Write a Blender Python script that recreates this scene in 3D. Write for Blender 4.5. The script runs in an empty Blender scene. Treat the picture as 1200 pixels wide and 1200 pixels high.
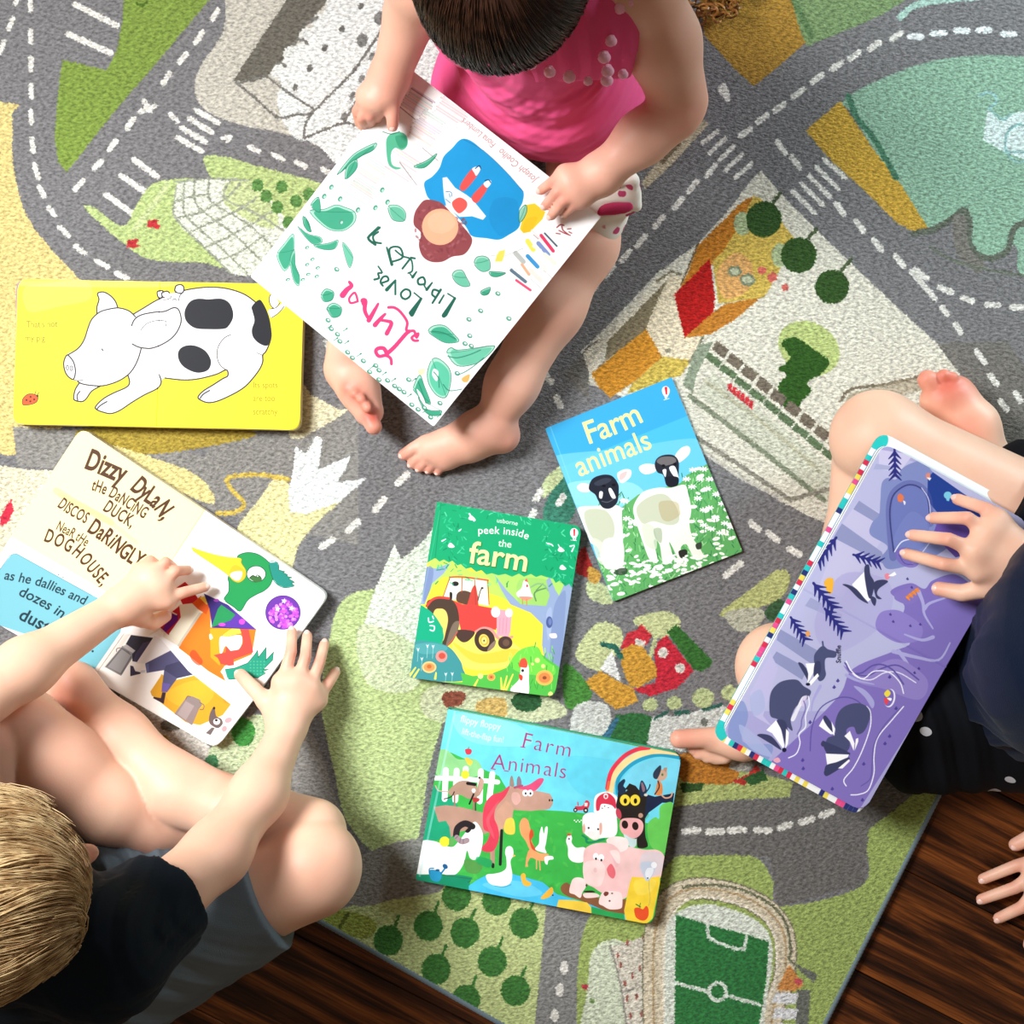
import bpy, bmesh, math, random
import numpy as np
from mathutils import Vector, Matrix, Quaternion
import openvdb as vdb

random.seed(7)
C = bpy.context.scene.collection
SC = bpy.context.scene

# ------------------------------------------------------------------ camera, light, exposure
S = 0.00095            # metres on the rug per photo pixel
H = 1.4                # camera height
cam = bpy.data.cameras.new('camera'); camo = bpy.data.objects.new('camera', cam); C.objects.link(camo)
camo.location = (0, 0, H); cam.sensor_width = 36
cam.angle = 2 * math.atan(600 * S / H)
cam.clip_start = 0.02
SC.camera = camo
SC.view_settings.view_transform = 'Standard'; SC.view_settings.look = 'None'
SC.view_settings.exposure = 0.0; SC.view_settings.gamma = 1.0
SC.view_settings.use_curve_mapping = False
w = bpy.data.worlds.new('world'); SC.world = w; w.use_nodes = True
w.node_tree.nodes['Background'].inputs[0].default_value = (1.0, 0.78, 0.58, 1)
w.node_tree.nodes['Background'].inputs[1].default_value = 0.19


def area(name, loc, target, size, power, col, spread=180, sy=None):
    l = bpy.data.lights.new(name, 'AREA'); o = bpy.data.objects.new(name, l); C.objects.link(o)
    l.shape = 'RECTANGLE'; l.size = size; l.size_y = sy or size; l.energy = power; l.color = col
    l.spread = math.radians(spread)
    o.location = loc
    o.rotation_euler = (Vector(target) - Vector(loc)).to_track_quat('-Z', 'Y').to_euler()
    return o


area('window_light_left', (-1.1, 0.52, 1.55), (-0.15, -0.22, 0), 0.45, 21.5, (0.97, 0.985, 1.0), spread=105, sy=0.7)
area('window_light_far_right', (1.9, 1.5, 0.75), (0.78, 0.60, 0), 0.5, 4.5, (0.74, 0.93, 1.0), spread=42)


def P(px, py, z=0.0):
    f = (H - z) * S / H
    return Vector(((px - 600) * f, (600 - py) * f, z))


# ------------------------------------------------------------------ naming helpers
def tag(o, label=None, cat=None, group=None, kind=None):
    if label: o['label'] = label
    if cat: o['category'] = cat
    if group: o['group'] = group
    if kind: o['kind'] = kind
    return o


def empty(name, loc):
    o = bpy.data.objects.new(name, None); C.objects.link(o); o.location = loc; o.empty_display_size = .05
    return o


def link(name, me, parent=None, mats=()):
    o = bpy.data.objects.new(name, me); C.objects.link(o)
    for m in mats: me.materials.append(m)
    if parent:
        o.parent = parent
        bpy.context.view_layer.update() if False else None
        o.matrix_parent_inverse = Matrix.Translation(-parent.location) if parent.parent is None else \
            Matrix.Translation(-parent.location)
    return o


def root_of_mesh(o, base):
    """move the origin of a world-space mesh to base"""
    o.data.transform(Matrix.Translation(-Vector(base))); o.location = base
    return o


# ------------------------------------------------------------------ materials
def hexc(h):
    h = h.lstrip('#')
    h = h if len(h) == 6 else ''.join(q + q for q in h)
    return tuple(int(h[i:i + 2], 16) / 255 for i in (0, 2, 4))


def lin(h):
    return tuple((c / 12.92 if c <= .04045 else ((c + .055) / 1.055) ** 2.4) for c in hexc(h)) + (1,)


def base_mat(name, col='#808080', rough=.6, spec=.3):
    m = bpy.data.materials.new(name); m.use_nodes = True
    b = m.node_tree.nodes['Principled BSDF']
    b.inputs['Base Color'].default_value = lin(col)
    b.inputs['Roughness'].default_value = rough
    b.inputs['Specular IOR Level'].default_value = spec
    return m, m.node_tree, b


def simple(name, col, rough=.6, spec=.3, noise=0.08, scale=60, bump=0.0, bscale=300):
    m, nt, b = base_mat(name, col, rough, spec)
    tc = nt.nodes.new('ShaderNodeTexCoord')
    n = nt.nodes.new('ShaderNodeTexNoise'); n.inputs['Scale'].default_value = scale
    n.inputs['Detail'].default_value = 4
    nt.links.new(tc.outputs['Object'], n.inputs['Vector'])
    mx = nt.nodes.new('ShaderNodeMix'); mx.data_type = 'RGBA'; mx.blend_type = 'MULTIPLY'
    mx.inputs[0].default_value = 1
    mr = nt.nodes.new('ShaderNodeMapRange')
    mr.inputs['To Min'].default_value = 1 - noise * 2; mr.inputs['To Max'].default_value = 1 + noise * .6
    nt.links.new(n.outputs['Fac'], mr.inputs['Value'])
    mx.inputs[6].default_value = lin(col)
    nt.links.new(mr.outputs[0], mx.inputs[7])
    nt.links.new(mx.outputs[2], b.inputs['Base Color'])
    if bump:
        n2 = nt.nodes.new('ShaderNodeTexNoise'); n2.inputs['Scale'].default_value = bscale
        nt.links.new(tc.outputs['Object'], n2.inputs['Vector'])
        bp = nt.nodes.new('ShaderNodeBump'); bp.inputs['Strength'].default_value = bump
        bp.inputs['Distance'].default_value = .001
        nt.links.new(n2.outputs['Fac'], bp.inputs['Height']); nt.links.new(bp.outputs[0], b.inputs['Normal'])
    return m


def skin_mat(name, col, flush):
    m, nt, b = base_mat(name, col, .48, .35)
    at = nt.nodes.new('ShaderNodeAttribute'); at.attribute_name = 'flush'
    tc = nt.nodes.new('ShaderNodeTexCoord')
    n = nt.nodes.new('ShaderNodeTexNoise'); n.inputs['Scale'].default_value = 28; n.inputs['Detail'].default_value = 5
    nt.links.new(tc.outputs['Object'], n.inputs['Vector'])
    ad = nt.nodes.new('ShaderNodeMath'); ad.operation = 'MULTIPLY_ADD'
    ad.inputs[1].default_value = .35; ad.inputs[2].default_value = -.12
    nt.links.new(n.outputs['Fac'], ad.inputs[0])
    ad2 = nt.nodes.new('ShaderNodeMath'); ad2.operation = 'ADD'; ad2.use_clamp = True
    nt.links.new(ad.outputs[0], ad2.inputs[0]); nt.links.new(at.outputs['Fac'], ad2.inputs[1])
    mx = nt.nodes.new('ShaderNodeMix'); mx.data_type = 'RGBA'
    mx.inputs[6].default_value = lin(col); mx.inputs[7].default_value = lin(flush)
    nt.links.new(ad2.outputs[0], mx.inputs[0]); nt.links.new(mx.outputs[2], b.inputs['Base Color'])
    b.inputs['Subsurface Weight'].default_value = .25
    b.inputs['Subsurface Radius'].default_value = (1, .35, .2)
    b.inputs['Subsurface Scale'].default_value = .006
    n2 = nt.nodes.new('ShaderNodeTexNoise'); n2.inputs['Scale'].default_value = 500
    nt.links.new(tc.outputs['Object'], n2.inputs['Vector'])
    bp = nt.nodes.new('ShaderNodeBump'); bp.inputs['Strength'].default_value = .12
    bp.inputs['Distance'].default_value = .0006
    nt.links.new(n2.outputs['Fac'], bp.inputs['Height']); nt.links.new(bp.outputs[0], b.inputs['Normal'])
    return m


def cloth_mat(name, col, col2=None, weave=900, rough=.85):
    m, nt, b = base_mat(name, col, rough, .15)
    tc = nt.nodes.new('ShaderNodeTexCoord')
    n = nt.nodes.new('ShaderNodeTexNoise'); n.inputs['Scale'].default_value = 14; n.inputs['Detail'].default_value = 6
    nt.links.new(tc.outputs['Object'], n.inputs['Vector'])
    mx = nt.nodes.new('ShaderNodeMix'); mx.data_type = 'RGBA'
    mx.inputs[6].default_value = lin(col); mx.inputs[7].default_value = lin(col2 or col)
    nt.links.new(n.outputs['Fac'], mx.inputs[0]); nt.links.new(mx.outputs[2], b.inputs['Base Color'])
    n2 = nt.nodes.new('ShaderNodeTexNoise'); n2.inputs['Scale'].default_value = weave
    n2.inputs['Detail'].default_value = 2
    nt.links.new(tc.outputs['Object'], n2.inputs['Vector'])
    bp = nt.nodes.new('ShaderNodeBump'); bp.inputs['Strength'].default_value = .35
    bp.inputs['Distance'].default_value = .0008
    nt.links.new(n2.outputs['Fac'], bp.inputs['Height']); nt.links.new(bp.outputs[0], b.inputs['Normal'])
    b.inputs['Sheen Weight'].default_value = .04
    return m


# ------------------------------------------------------------------ 2D print drawing (numpy)
GLY = {}


def glyph(ch, bold=0.0):
    key = (ch, bold)
    if key in GLY: return GLY[key]
    cu = bpy.data.curves.new('t', 'FONT'); o = bpy.data.objects.new('t', cu)
    C.objects.link(o)
    cu.resolution_u = 5; cu.offset = bold

    def width(s):
        cu.body = s; bpy.context.view_layer.update()
        xs = [c[0] for c in o.bound_box]
        return max(xs) - min(xs)
    adv = width('H' + ch + 'H') - width('HH') if ch != ' ' else .3
    tris = []
    if ch != ' ':
        cu.body = ch; bpy.context.view_layer.update()
        dg = bpy.context.evaluated_depsgraph_get(); e = o.evaluated_get(dg); me = e.to_mesh()
        for p in me.polygons:
            q = np.array([me.vertices[i].co[:2] for i in p.vertices])
            a = np.sum(q[:, 0] * np.roll(q[:, 1], -1) - q[:, 1] * np.roll(q[:, 0], -1))
            tris.append(q if a > 0 else q[::-1])
        e.to_mesh_clear()
    bpy.data.objects.remove(o); bpy.data.curves.remove(cu)
    GLY[key] = (tris, adv)
    return GLY[key]


def spline(pts, closed, n=6):
    p = np.array(pts, float); m = len(p); out = []
    for i in range(m if closed else m - 1):
        if closed:
            a, b, c, d = p[(i - 1) % m], p[i], p[(i + 1) % m], p[(i + 2) % m]
        else:
            a, b, c, d = p[max(i - 1, 0)], p[i], p[i + 1], p[min(i + 2, m - 1)]
        for k in range(n):
            t = k / n
            out.append(.5 * (2 * b + (c - a) * t + (2 * a - 5 * b + 4 * c - d) * t * t + (3 * b - a - 3 * c + d) * t ** 3))
    if not closed: out.append(p[-1])
    return np.array(out)


def pp(s):
    return [tuple(float(v) for v in q.split(',')) for q in s.split()] if isinstance(s, str) else s


class Canvas:
    """a print on a plane: shapes are given in the photograph's pixel frame and projected on the plane"""

    def __init__(self, org, U, V, w, h, res, bg):
        self.o, self.U, self.V, self.wm, self.hm = Vector(org), Vector(U), Vector(V), w, h
        self.N = self.U.cross(self.V)
        self.W, self.Hh = int(w / res), int(h / res)
        self.a = np.empty((self.Hh, self.W, 3), np.float32); self.a[:] = hexc(bg)
        self.k = 1 / res; self.f = (0, 0, 1)

    def uvm(self, p):
        d = Vector(p) - self.o
        return d.dot(self.U), d.dot(self.V)

    def tr(self, pts):
        pts = np.asarray(pts, float) / self.f[2] + np.array(self.f[:2])
        cam_ = np.array((0, 0, H))
        d = np.stack([(pts[:, 0] - 600) * S, (600 - pts[:, 1]) * S, np.full(len(pts), -H)], 1)
        N = np.array(self.N); o = np.array(self.o)
        t = np.dot(o - cam_, N) / (d @ N)
        q = cam_ + d * t[:, None] - o
        return np.stack([q @ np.array(self.U), q @ np.array(self.V)], 1) * self.k

    def fill(self, conts, col, al=1.0):
        SSR = 4
        E0 = np.concatenate([c for c in conts]); E1 = np.concatenate([np.roll(c, -1, 0) for c in conts])
        x0 = int(max(0, math.floor(E0[:, 0].min()))); x1 = int(min(self.W, math.ceil(E0[:, 0].max()) + 1))
        y0 = int(max(0, math.floor(E0[:, 1].min()))); y1 = int(min(self.Hh, math.ceil(E0[:, 1].max()) + 1))
        if x1 <= x0 or y1 <= y0: return
        wd, hg = x1 - x0, y1 - y0
        ax, ay = E0[:, 0] - x0, (E0[:, 1] - y0) * SSR
        bx, by = E1[:, 0] - x0, (E1[:, 1] - y0) * SSR
        sg = np.where(by > ay, 1.0, -1.0)
        sw = by < ay
        ax, bx = np.where(sw, bx, ax), np.where(sw, ax, bx); ay, by = np.where(sw, by, ay), np.where(sw, ay, by)
        j0 = np.ceil(ay - .5).astype(int); j1 = np.ceil(by - .5).astype(int)
        j0 = np.clip(j0, 0, hg * SSR); j1 = np.clip(j1, 0, hg * SSR)
        n = np.maximum(j1 - j0, 0)
        if n.sum() == 0: return
        idx = np.repeat(np.arange(len(n)), n)
        off = np.arange(n.sum()) - np.repeat(np.cumsum(n) - n, n)
        j = j0[idx] + off
        x = ax[idx] + (bx[idx] - ax[idx]) * ((j + .5 - ay[idx]) / (by[idx] - ay[idx]))
        x = np.clip(x, 0, wd); xi = np.floor(x).astype(int); fr = x - xi
        wt = sg[idx] / SSR; r = j // SSR
        sz = hg * (wd + 2)
        acc = np.bincount(r * (wd + 2) + xi, wt * (1 - fr), sz) + np.bincount(r * (wd + 2) + xi + 1, wt * fr, sz)
        cov = np.clip(np.abs(np.cumsum(acc.reshape(hg, wd + 2), 1)[:, :wd]), 0, 1)[..., None] * al
        v = self.a[y0:y1, x0:x1]
        v += (np.array(hexc(col), np.float32) - v) * cov.astype(np.float32)

    def p(self, col, s, al=1.0):
        self.fill([self.tr(pp(s))], col, al)

    def b(self, col, s, al=1.0):
        self.fill([self.tr(spline(pp(s), True))], col, al)

    def e(self, col, x, y, rx, ry=None, rot=0, al=1.0):
        ry = ry or rx; a = np.linspace(0, 2 * math.pi, 28, endpoint=False); r = math.radians(rot)
        u, v = rx * np.cos(a), ry * np.sin(a)
        self.fill([self.tr(np.stack([x + u * math.cos(r) - v * math.sin(r), y + u * math.sin(r) + v * math.cos(r)], 1))], col, al)

    def l(self, col, w, s, sm=True, al=1.0, closed=False):
        q = pp(s)
        q = spline(q, closed, 5) if (sm and len(q) > 2) else np.array(q + ([q[0]] if closed else []), float)
        ws = np.linspace(w[0], w[1], len(q)) if isinstance(w, tuple) else np.full(len(q), w)
        cs = []
        for i in range(len(q) - 1):
            d = q[i + 1] - q[i]; L = np.hypot(*d)
            if L < 1e-6: continue
            a0 = math.atan2(d[1], d[0])
            t = np.linspace(math.pi / 2, 3 * math.pi / 2, 6)
            c0 = np.stack([q[i][0] + ws[i] / 2 * np.cos(a0 + t), q[i][1] + ws[i] / 2 * np.sin(a0 + t)], 1)
            t2 = t + math.pi
            c1 = np.stack([q[i + 1][0] + ws[i + 1] / 2 * np.cos(a0 + t2), q[i + 1][1] + ws[i + 1] / 2 * np.sin(a0 + t2)], 1)
            cs.append(self.tr(np.concatenate([c0, c1])))
        if cs: self.fill(cs, col, al)

    def t(self, s, path, size, col, bold=0.0, sp=1.0, al=1.0, it=0.0, narrow=1.0):
        """text on a path (image px), size = cap height px"""
        q = pp(path); q = spline(q, False, 8) if len(q) > 2 else np.array(q, float)
        seg = np.hypot(*(q[1:] - q[:-1]).T); cum = np.concatenate([[0], np.cumsum(seg)])
        sc = size / .7; pos = 0; cs = []
        for ch in s:
            tris, adv = glyph(ch, bold)
            mid = pos + adv * sc * narrow / 2
            i = min(max(np.searchsorted(cum, mid) - 1, 0), len(seg) - 1)
            d = (q[i + 1] - q[i]) / seg[i]; c = q[i] + d * (mid - cum[i])
            up = np.array((d[1], -d[0]))
            for tr_ in tris:
                x = (tr_[:, 0] - adv / 2 - .04 + it * tr_[:, 1]) * sc * narrow; y = tr_[:, 1] * sc
                cs.append(self.tr(c + x[:, None] * d + y[:, None] * up))
            pos += adv * sc * narrow * sp
        if cs: self.fill(cs, col, al)

    def image(self, name, grain=0.0):
        a = self.a[::-1]
        if grain:
            rng = np.random.default_rng(3)
            a = a * (1 + grain * rng.standard_normal(a.shape[:2] + (1,)).astype(np.float32))
        img = bpy.data.images.new(name, self.W, self.Hh, alpha=False)
        buf = np.ones((self.Hh, self.W, 4), np.float32); buf[..., :3] = np.clip(a, 0, 1)
        img.pixels.foreach_set(buf.ravel()); img.update(); img.pack()
        return img


def print_mat(name, cv, rough=.5, spec=.16, water=0.0, bump=0.0):
    m, nt, b = base_mat(name, '#ffffff', rough, spec)
    uv = nt.nodes.new('ShaderNodeTexCoord')
    im = nt.nodes.new('ShaderNodeTexImage'); im.image = cv.image(name); im.extension = 'EXTEND'
    nt.links.new(uv.outputs['UV'], im.inputs[0])
    src = im.outputs[0]
    if water:
        n = nt.nodes.new('ShaderNodeTexNoise'); n.inputs['Scale'].default_value = 60; n.inputs['Detail'].default_value = 8
        nt.links.new(uv.outputs['Object'], n.inputs['Vector'])
        mr = nt.nodes.new('ShaderNodeMapRange'); mr.inputs['From Min'].default_value = .3; mr.inputs['From Max'].default_value = .7
        mr.inputs['To Min'].default_value = 1 - water; mr.inputs['To Max'].default_value = 1 + water * .5
        nt.links.new(n.outputs['Fac'], mr.inputs['Value'])
        mx = nt.nodes.new('ShaderNodeMix'); mx.data_type = 'RGBA'; mx.blend_type = 'MULTIPLY'; mx.inputs[0].default_value = 1
        nt.links.new(src, mx.inputs[6]); nt.links.new(mr.outputs[0], mx.inputs[7]); src = mx.outputs[2]
    nt.links.new(src, b.inputs['Base Color'])
    return m

# ------------------------------------------------------------------ floor
FZ = -0.011


def wood_mat():
    m, nt, b = base_mat('wood', '#5a3016', .5, .22)
    tc = nt.nodes.new('ShaderNodeTexCoord'); oi = nt.nodes.new('ShaderNodeObjectInfo')
    mp = nt.nodes.new('ShaderNodeMapping'); mp.inputs['Scale'].default_value = (1.6, 26, 8)
    ad = nt.nodes.new('ShaderNodeVectorMath'); ad.operation = 'MULTIPLY_ADD'
    ad.inputs[1].default_value = (1, 1, 1)
    cr_ = nt.nodes.new('ShaderNodeCombineXYZ')
    mm = nt.nodes.new('ShaderNodeMath'); mm.operation = 'MULTIPLY'; mm.inputs[1].default_value = 9
    nt.links.new(oi.outputs['Random'], mm.inputs[0]); nt.links.new(mm.outputs[0], cr_.inputs[0]); nt.links.new(mm.outputs[0], cr_.inputs[1])
    nt.links.new(tc.outputs['Object'], ad.inputs[0]); nt.links.new(cr_.outputs[0], ad.inputs[2])
    nt.links.new(ad.outputs[0], mp.inputs['Vector'])
    n = nt.nodes.new('ShaderNodeTexNoise'); n.inputs['Scale'].default_value = 2.2; n.inputs['Detail'].default_value = 7
    n.inputs['Roughness'].default_value = .6; n.inputs['Distortion'].default_value = .5
    nt.links.new(mp.outputs[0], n.inputs['Vector'])
    r = nt.nodes.new('ShaderNodeValToRGB'); el = r.color_ramp.elements
    el[0].position = .36; el[0].color = lin('#1d0c05'); el[1].position = .66; el[1].color = lin('#85491e')
    e = el.new(.47); e.color = lin('#3f1f0c'); e = el.new(.55); e.color = lin('#683715')
    nt.links.new(n.outputs['Fac'], r.inputs[0])
    mp2 = nt.nodes.new('ShaderNodeMapping'); mp2.inputs['Scale'].default_value = (12, 320, 10)
    nt.links.new(ad.outputs[0], mp2.inputs['Vector'])
    n2 = nt.nodes.new('ShaderNodeTexNoise'); n2.inputs['Scale'].default_value = 1.5; n2.inputs['Detail'].default_value = 3
    nt.links.new(mp2.outputs[0], n2.inputs['Vector'])
    mr = nt.nodes.new('ShaderNodeMapRange'); mr.inputs['From Min'].default_value = .35; mr.inputs['From Max'].default_value = .6
    mr.inputs['To Min'].default_value = .6; mr.inputs['To Max'].default_value = 1.1
    nt.links.new(n2.outputs['Fac'], mr.inputs[0])
    mx = nt.nodes.new('ShaderNodeMix'); mx.data_type = 'RGBA'; mx.blend_type = 'MULTIPLY'; mx.inputs[0].default_value = 1
    nt.links.new(r.outputs[0], mx.inputs[6]); nt.links.new(mr.outputs[0], mx.inputs[7])
    nt.links.new(mx.outputs[2], b.inputs['Base Color'])
    bp = nt.nodes.new('ShaderNodeBump'); bp.inputs['Strength'].default_value = .25; bp.inputs['Distance'].default_value = .001
    nt.links.new(mr.outputs[0], bp.inputs['Height']); nt.links.new(bp.outputs[0], b.inputs['Normal'])
    return m


def box_mesh(name, x0, x1, y0, y1, z0, z1, bev=0.0):
    bm = bmesh.new(); bmesh.ops.create_cube(bm, size=1)
    for v in bm.verts:
        v.co = ((x0 + x1) / 2 + v.co.x * (x1 - x0), (y0 + y1) / 2 + v.co.y * (y1 - y0), (z0 + z1) / 2 + v.co.z * (z1 - z0))
    if bev: bmesh.ops.bevel(bm, geom=[e for e in bm.edges if e.verts[0].co.z > (z0 + z1) / 2 and e.verts[1].co.z > (z0 + z1) / 2],
                            offset=bev, segments=1, affect='EDGES')
    me = bpy.data.meshes.new(name); bm.to_mesh(me); bm.free()
    return me


floor_o = link('floor', box_mesh('floor', -1.7, 1.7, -1.7, 1.7, FZ - .04, FZ - .018), None, [simple('subfloor', '#1c0f08', .9)])
tag(floor_o, kind='structure')
WOOD = wood_mat()
plank = box_mesh('floorboard', -.75, .75, -.0621, .0621, -.018, 0, .0007); plank.materials.append(WOOD)
fa = math.radians(-27)
fd = Vector((math.cos(fa), math.sin(fa), 0)); fn = Vector((-fd.y, fd.x, 0))
for r in range(-13, 14):
    for k in range(-2, 2):
        c = fn * (r * .125 + .03) + fd * (k * 1.5015 + (r * .62) % 1.5)
        if abs(c.x) > 1.65 or abs(c.y) > 1.65: continue
        o = bpy.data.objects.new('floorboard', plank); C.objects.link(o)
        o.parent = floor_o; o.location = (c.x, c.y, FZ); o.rotation_euler = (0, 0, fa)

# ------------------------------------------------------------------ rug and its print
RO = P(-200, -200); 
rc = Canvas(RO, (1, 0, 0), (0, -1, 0), 1600 * S, 1600 * S, S / 1.35, '#7b7a7b')


def draw_rug(c):
    W_, CR = '#e2e0d8', '#d9d6c6'
    # left sand / cream
    c.b('#dcc884', '-260,125 0,120 14,135 15,190 30,250 60,292 92,326 105,350 60,520 -60,520 -260,480')
    c.p('#8c8a85', '15,500 110,505 240,535 260,500 420,470 420,640 250,600 140,560 20,545')
    c.b('#a8923c', '98,502 250,500 300,508 262,520 180,532 110,528')
    c.b('#ddd5b8', '-100,545 30,550 75,560 70,620 40,660 -100,670')
    c.p('#cf2f45', '0,606 13,584 16,598 10,612 0,616')
    c.b('#dccf8e', '118,520 190,540 235,560 250,590 190,570 120,550')
    # green wedge top left
    c.p('#7d9642', '73,70 125,82 137,60 144,20 147,-40 262,-40 245,0 210,42 178,80 150,112 122,146 100,174 78,202 68,190 64,160 68,110')
    c.l('#4d6b22', 3, '160,4 166,7 172,2')
    for x, y in ((20, -2), (12, 28), (2, 55), (-10, 80)): c.l(W_, 6, [(x - 2, y + 6), (x + 3, y - 6)])
    for q in ('35,-5 36,12', '36,36 36,50', '36,68 36,82', '36,100 37,114', '36,130 37,144', '37,163 39,178', '40,193 45,208', '46,219 52,230',
              '57,243 64,252', '70,266 80,276', '88,288 99,297', '113,306 126,313', '136,320 150,326'): c.l(W_, 6, q)
    for q in ('255,12 249,22', '237,38 229,50', '218,63 210,73', '199,86 191,98', '157,139 149,150', '136,165 128,175', '119,189 110,197', '97,212 88,222'): c.l(W_, 6.5, q)
    c.l(W_, 6, '168,118 176,130', False); c.l(W_, 6, '164,131 182,124', False)
    c.l(W_, 6, '200,134 208,142'); c.l(W_, 4, '260,162 270,160 266,166')
    for q in ('88,5 137,30', '80,40 130,62'): c.l(W_, 7, q)
    for q in ('230,129 256,144', '222,139 248,155', '213,150 241,166', '208,161 236,177'): c.l(W_, 6.5, q)
    for q in ('157,187 184,207', '142,206 172,226', '124,228 155,250'): c.l(W_, 7, q)
    # white block with cloud-topped building
    c.b('#c3bfb2', '300,-60 262,36 238,72 228,98 233,120 252,136 290,148 330,156 366,168 392,186 410,205 520,200 600,60 600,-60')
    c.b('#e3e7e3', '330,100 420,30 520,10 520,160 430,210 398,196 372,170 340,156')
    c.p('#69655b', '273,95 342,-10 392,-10 378,8 364,24 352,40 345,50 336,66 322,78 313,91 296,96')
    for x, y, r in ((371, 22, 10), (355, 38, 9), (337, 60, 10), (322, 82, 9)): c.e('#d9dbd5', x + 4, y + 2, r, r * .8, -30)
    c.b('#e2e4df', '320,82 334,70 352,50 362,38 380,14 400,-30 500,-30 480,30 440,70 412,84 372,130 345,115')
    ln = '#77756f'
    for q in ('276,96 300,116 325,137 348,134 365,132 390,108 414,84', '313,90 340,110 370,129', '282,97 297,92 312,90', '366,132 358,146 356,162',
              '357,162 380,152 405,144 424,150', '402,144 424,108 448,62 470,30', '414,84 440,46 470,0'): c.l(ln, 3, q)
    for q in ('356,30 372,20', '344,52 350,46 360,50', '325,74 331,74 334,78'): c.l(ln, 3.5, q)
    for x, y in ((423, 7), (401, 34), (381, 56), (363, 80), (346, 102)): c.e('#6b6964', x, y, 3.4, 4.2, 20)
    for x, y in ((445, 21), (424, 47)): c.e('#7c7b77', x, y, 6.5, 8, 20)
    for x, y in ((436, 66), (424, 92), (413, 112), (403, 136)): c.e('#85847f', x, y, 3.2, 5.5, 30)
    for q in ('292,172 303,177', '320,181 332,187', '347,190 358,195', '378,198 392,206'): c.l(W_, 6, q)
    # dome on green
    c.b('#b5c884', '238,187 264,184 300,194 338,204 380,217 400,240 360,300 300,322 262,300 262,240')
    c.b('#b5c884', '205,210 240,212 300,240 310,318 262,314 236,308 176,304 143,284 100,245 110,243 144,265 160,240 178,216')
    c.l('#c9d3a4', 7, '196,215 180,240 158,268', al=.6)
    c.b('#dde2d2', '208,216 240,211 290,212 330,250 338,275 318,300 296,322 268,318 240,290 214,268 203,250 206,232')
    c.b('#c2cf98', '266,214 295,214 325,250 318,268 285,255 262,236')
    gl = '#9aa08f'
    for q in ('205,214 240,210 292,211', '207,218 204,238 206,256 240,290 270,320', '216,214 215,240 220,255 258,290 290,320',
              '228,213 228,232 236,246 276,276 306,306', '245,212 244,228 252,240 290,262 320,290', '270,212 262,226 268,236 300,250 332,270',
              '206,256 230,250 252,240 270,228 282,214', '222,272 245,262 276,248 300,232', '240,290 262,280 296,262 318,248', '256,305 280,296 310,276',
              '206,236 226,230 246,228'): c.l(gl, 2.4, q)
    for x, y in ((302, 217), (312, 230), (330, 219), (325, 243), (347, 236), (362, 228), (338, 261), (376, 246)): c.e('#5c8a48', x, y, 7, 7.5)
    c.p('#c0353a', '174,258 186,257 184,262 189,264 186,268 172,266'); c.p('#c0353a', '150,281 163,280 160,285 164,288 160,291 148,290')
    # flames and creams in the middle
    c.b('#ddd7b4', '352,452 364,462 372,466 398,480 412,477 392,492 372,503 350,514 338,505'); c.p('#c9cdc6', '378,398 398,402 392,412 384,414')
    c.b('#e0d9a0', '276,626 300,590 330,556 350,585 405,578 372,612 350,640 338,670 300,660')
    c.p('#e6ebe8', '344,548 346,522 358,532 370,511 378,514 373,551 392,542 411,534 405,550 394,566 430,560 414,574 398,588 360,602 340,600 338,575')
    c.l('#cdb255', 5, '254,602 276,600 286,590 270,572 268,560 300,556 338,562')
    for q in ('466,566 477,556', '439,598 450,585', '408,622 420,611', '377,641 390,632'): c.l(W_, 8, q)
    # big light green, centre-left
    c.b('#b9cc8c', '400,705 440,690 470,700 505,760 520,830 503,900 494,960 480,1010 440,1000 405,960 392,905 384,870 376,820 384,760')
    c.p('#dfe8d6', '424,742 436,700 455,655 462,638 470,655 478,650 500,630 512,612 520,640 520,760 470,755 452,738')
    c.b('#cdd9b0', '420,735 470,745 500,775 480,810 430,800')
    c.b('#8d8a85', '356,860 375,880 392,930 420,1000 500,1000 520,1060 450,1075 400,1070 330,1000')
    c.b('#d6d2c8', '140,815 176,812 240,868 250,905 200,902 150,860'); c.e('#c2a02f', 188, 866, 11, 6, 20); c.e('#6f685a', 200, 850, 12, 7)
    c.b('#c2d0a6', '245,880 290,840 320,850 300,920 256,915'); c.e('#3f8a3c', 285, 858, 14, 17); c.e('#4c8a5c', 248, 894, 8, 10)
    # green behind farm books and lower area
    c.b('#c3d18e', '395,1068 470,1050 560,1030 640,1060 640,1300 500,1300 380,1100')
    c.b('#9aa84c', '372,1072 400,1066 440,1080 430,1100 390,1090')
    c.b('#8f8d89', '430,1000 500,985 520,1040 470,1052 420,1062 390,1045')
    for x, y in ((455, 1102), (502, 1085), (545, 1093), (535, 1050), (582, 1055), (614, 1082), (577, 1127), (511, 1136), (604, 1161), (546, 1172)):
        c.e('#3f7a35', x, y, 17, 18); c.l('#3f7a35', (4, 3), [(x + 5, y - 10), (x + 12, y - 28)])
    c.l('#5d6a2c', 4, '398,1086 408,1070')
    c.p('#8b8b88', '640,1060 694,1085 674,1240 622,1240 632,1150'); c.e(W_, 661, 1134, 5, 8); c.e(W_, 656, 1160, 5, 8); c.e(W_, 650, 1190, 5, 8)
    c.b('#9fb364', '690,1075 760,1040 800,1000 880,1003 905,1030 915,1062 1012,1036 1016,975 1060,930 1115,880 1150,900 960,1420 690,1420 676,1200')
    c.b('#d3dcc2', '696,1112 730,1104 742,1160 745,1240 680,1240 688,1160'); c.p('#c23b4a', '681,1153 690,1154 688,1161 682,1159'); c.e('#7d9a5f', 694, 1173, 3)
    # stand and running track
    c.p('#dcd6c6', '716,1110 764,1094 772,1120 772,1240 738,1240 730,1170')
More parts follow.
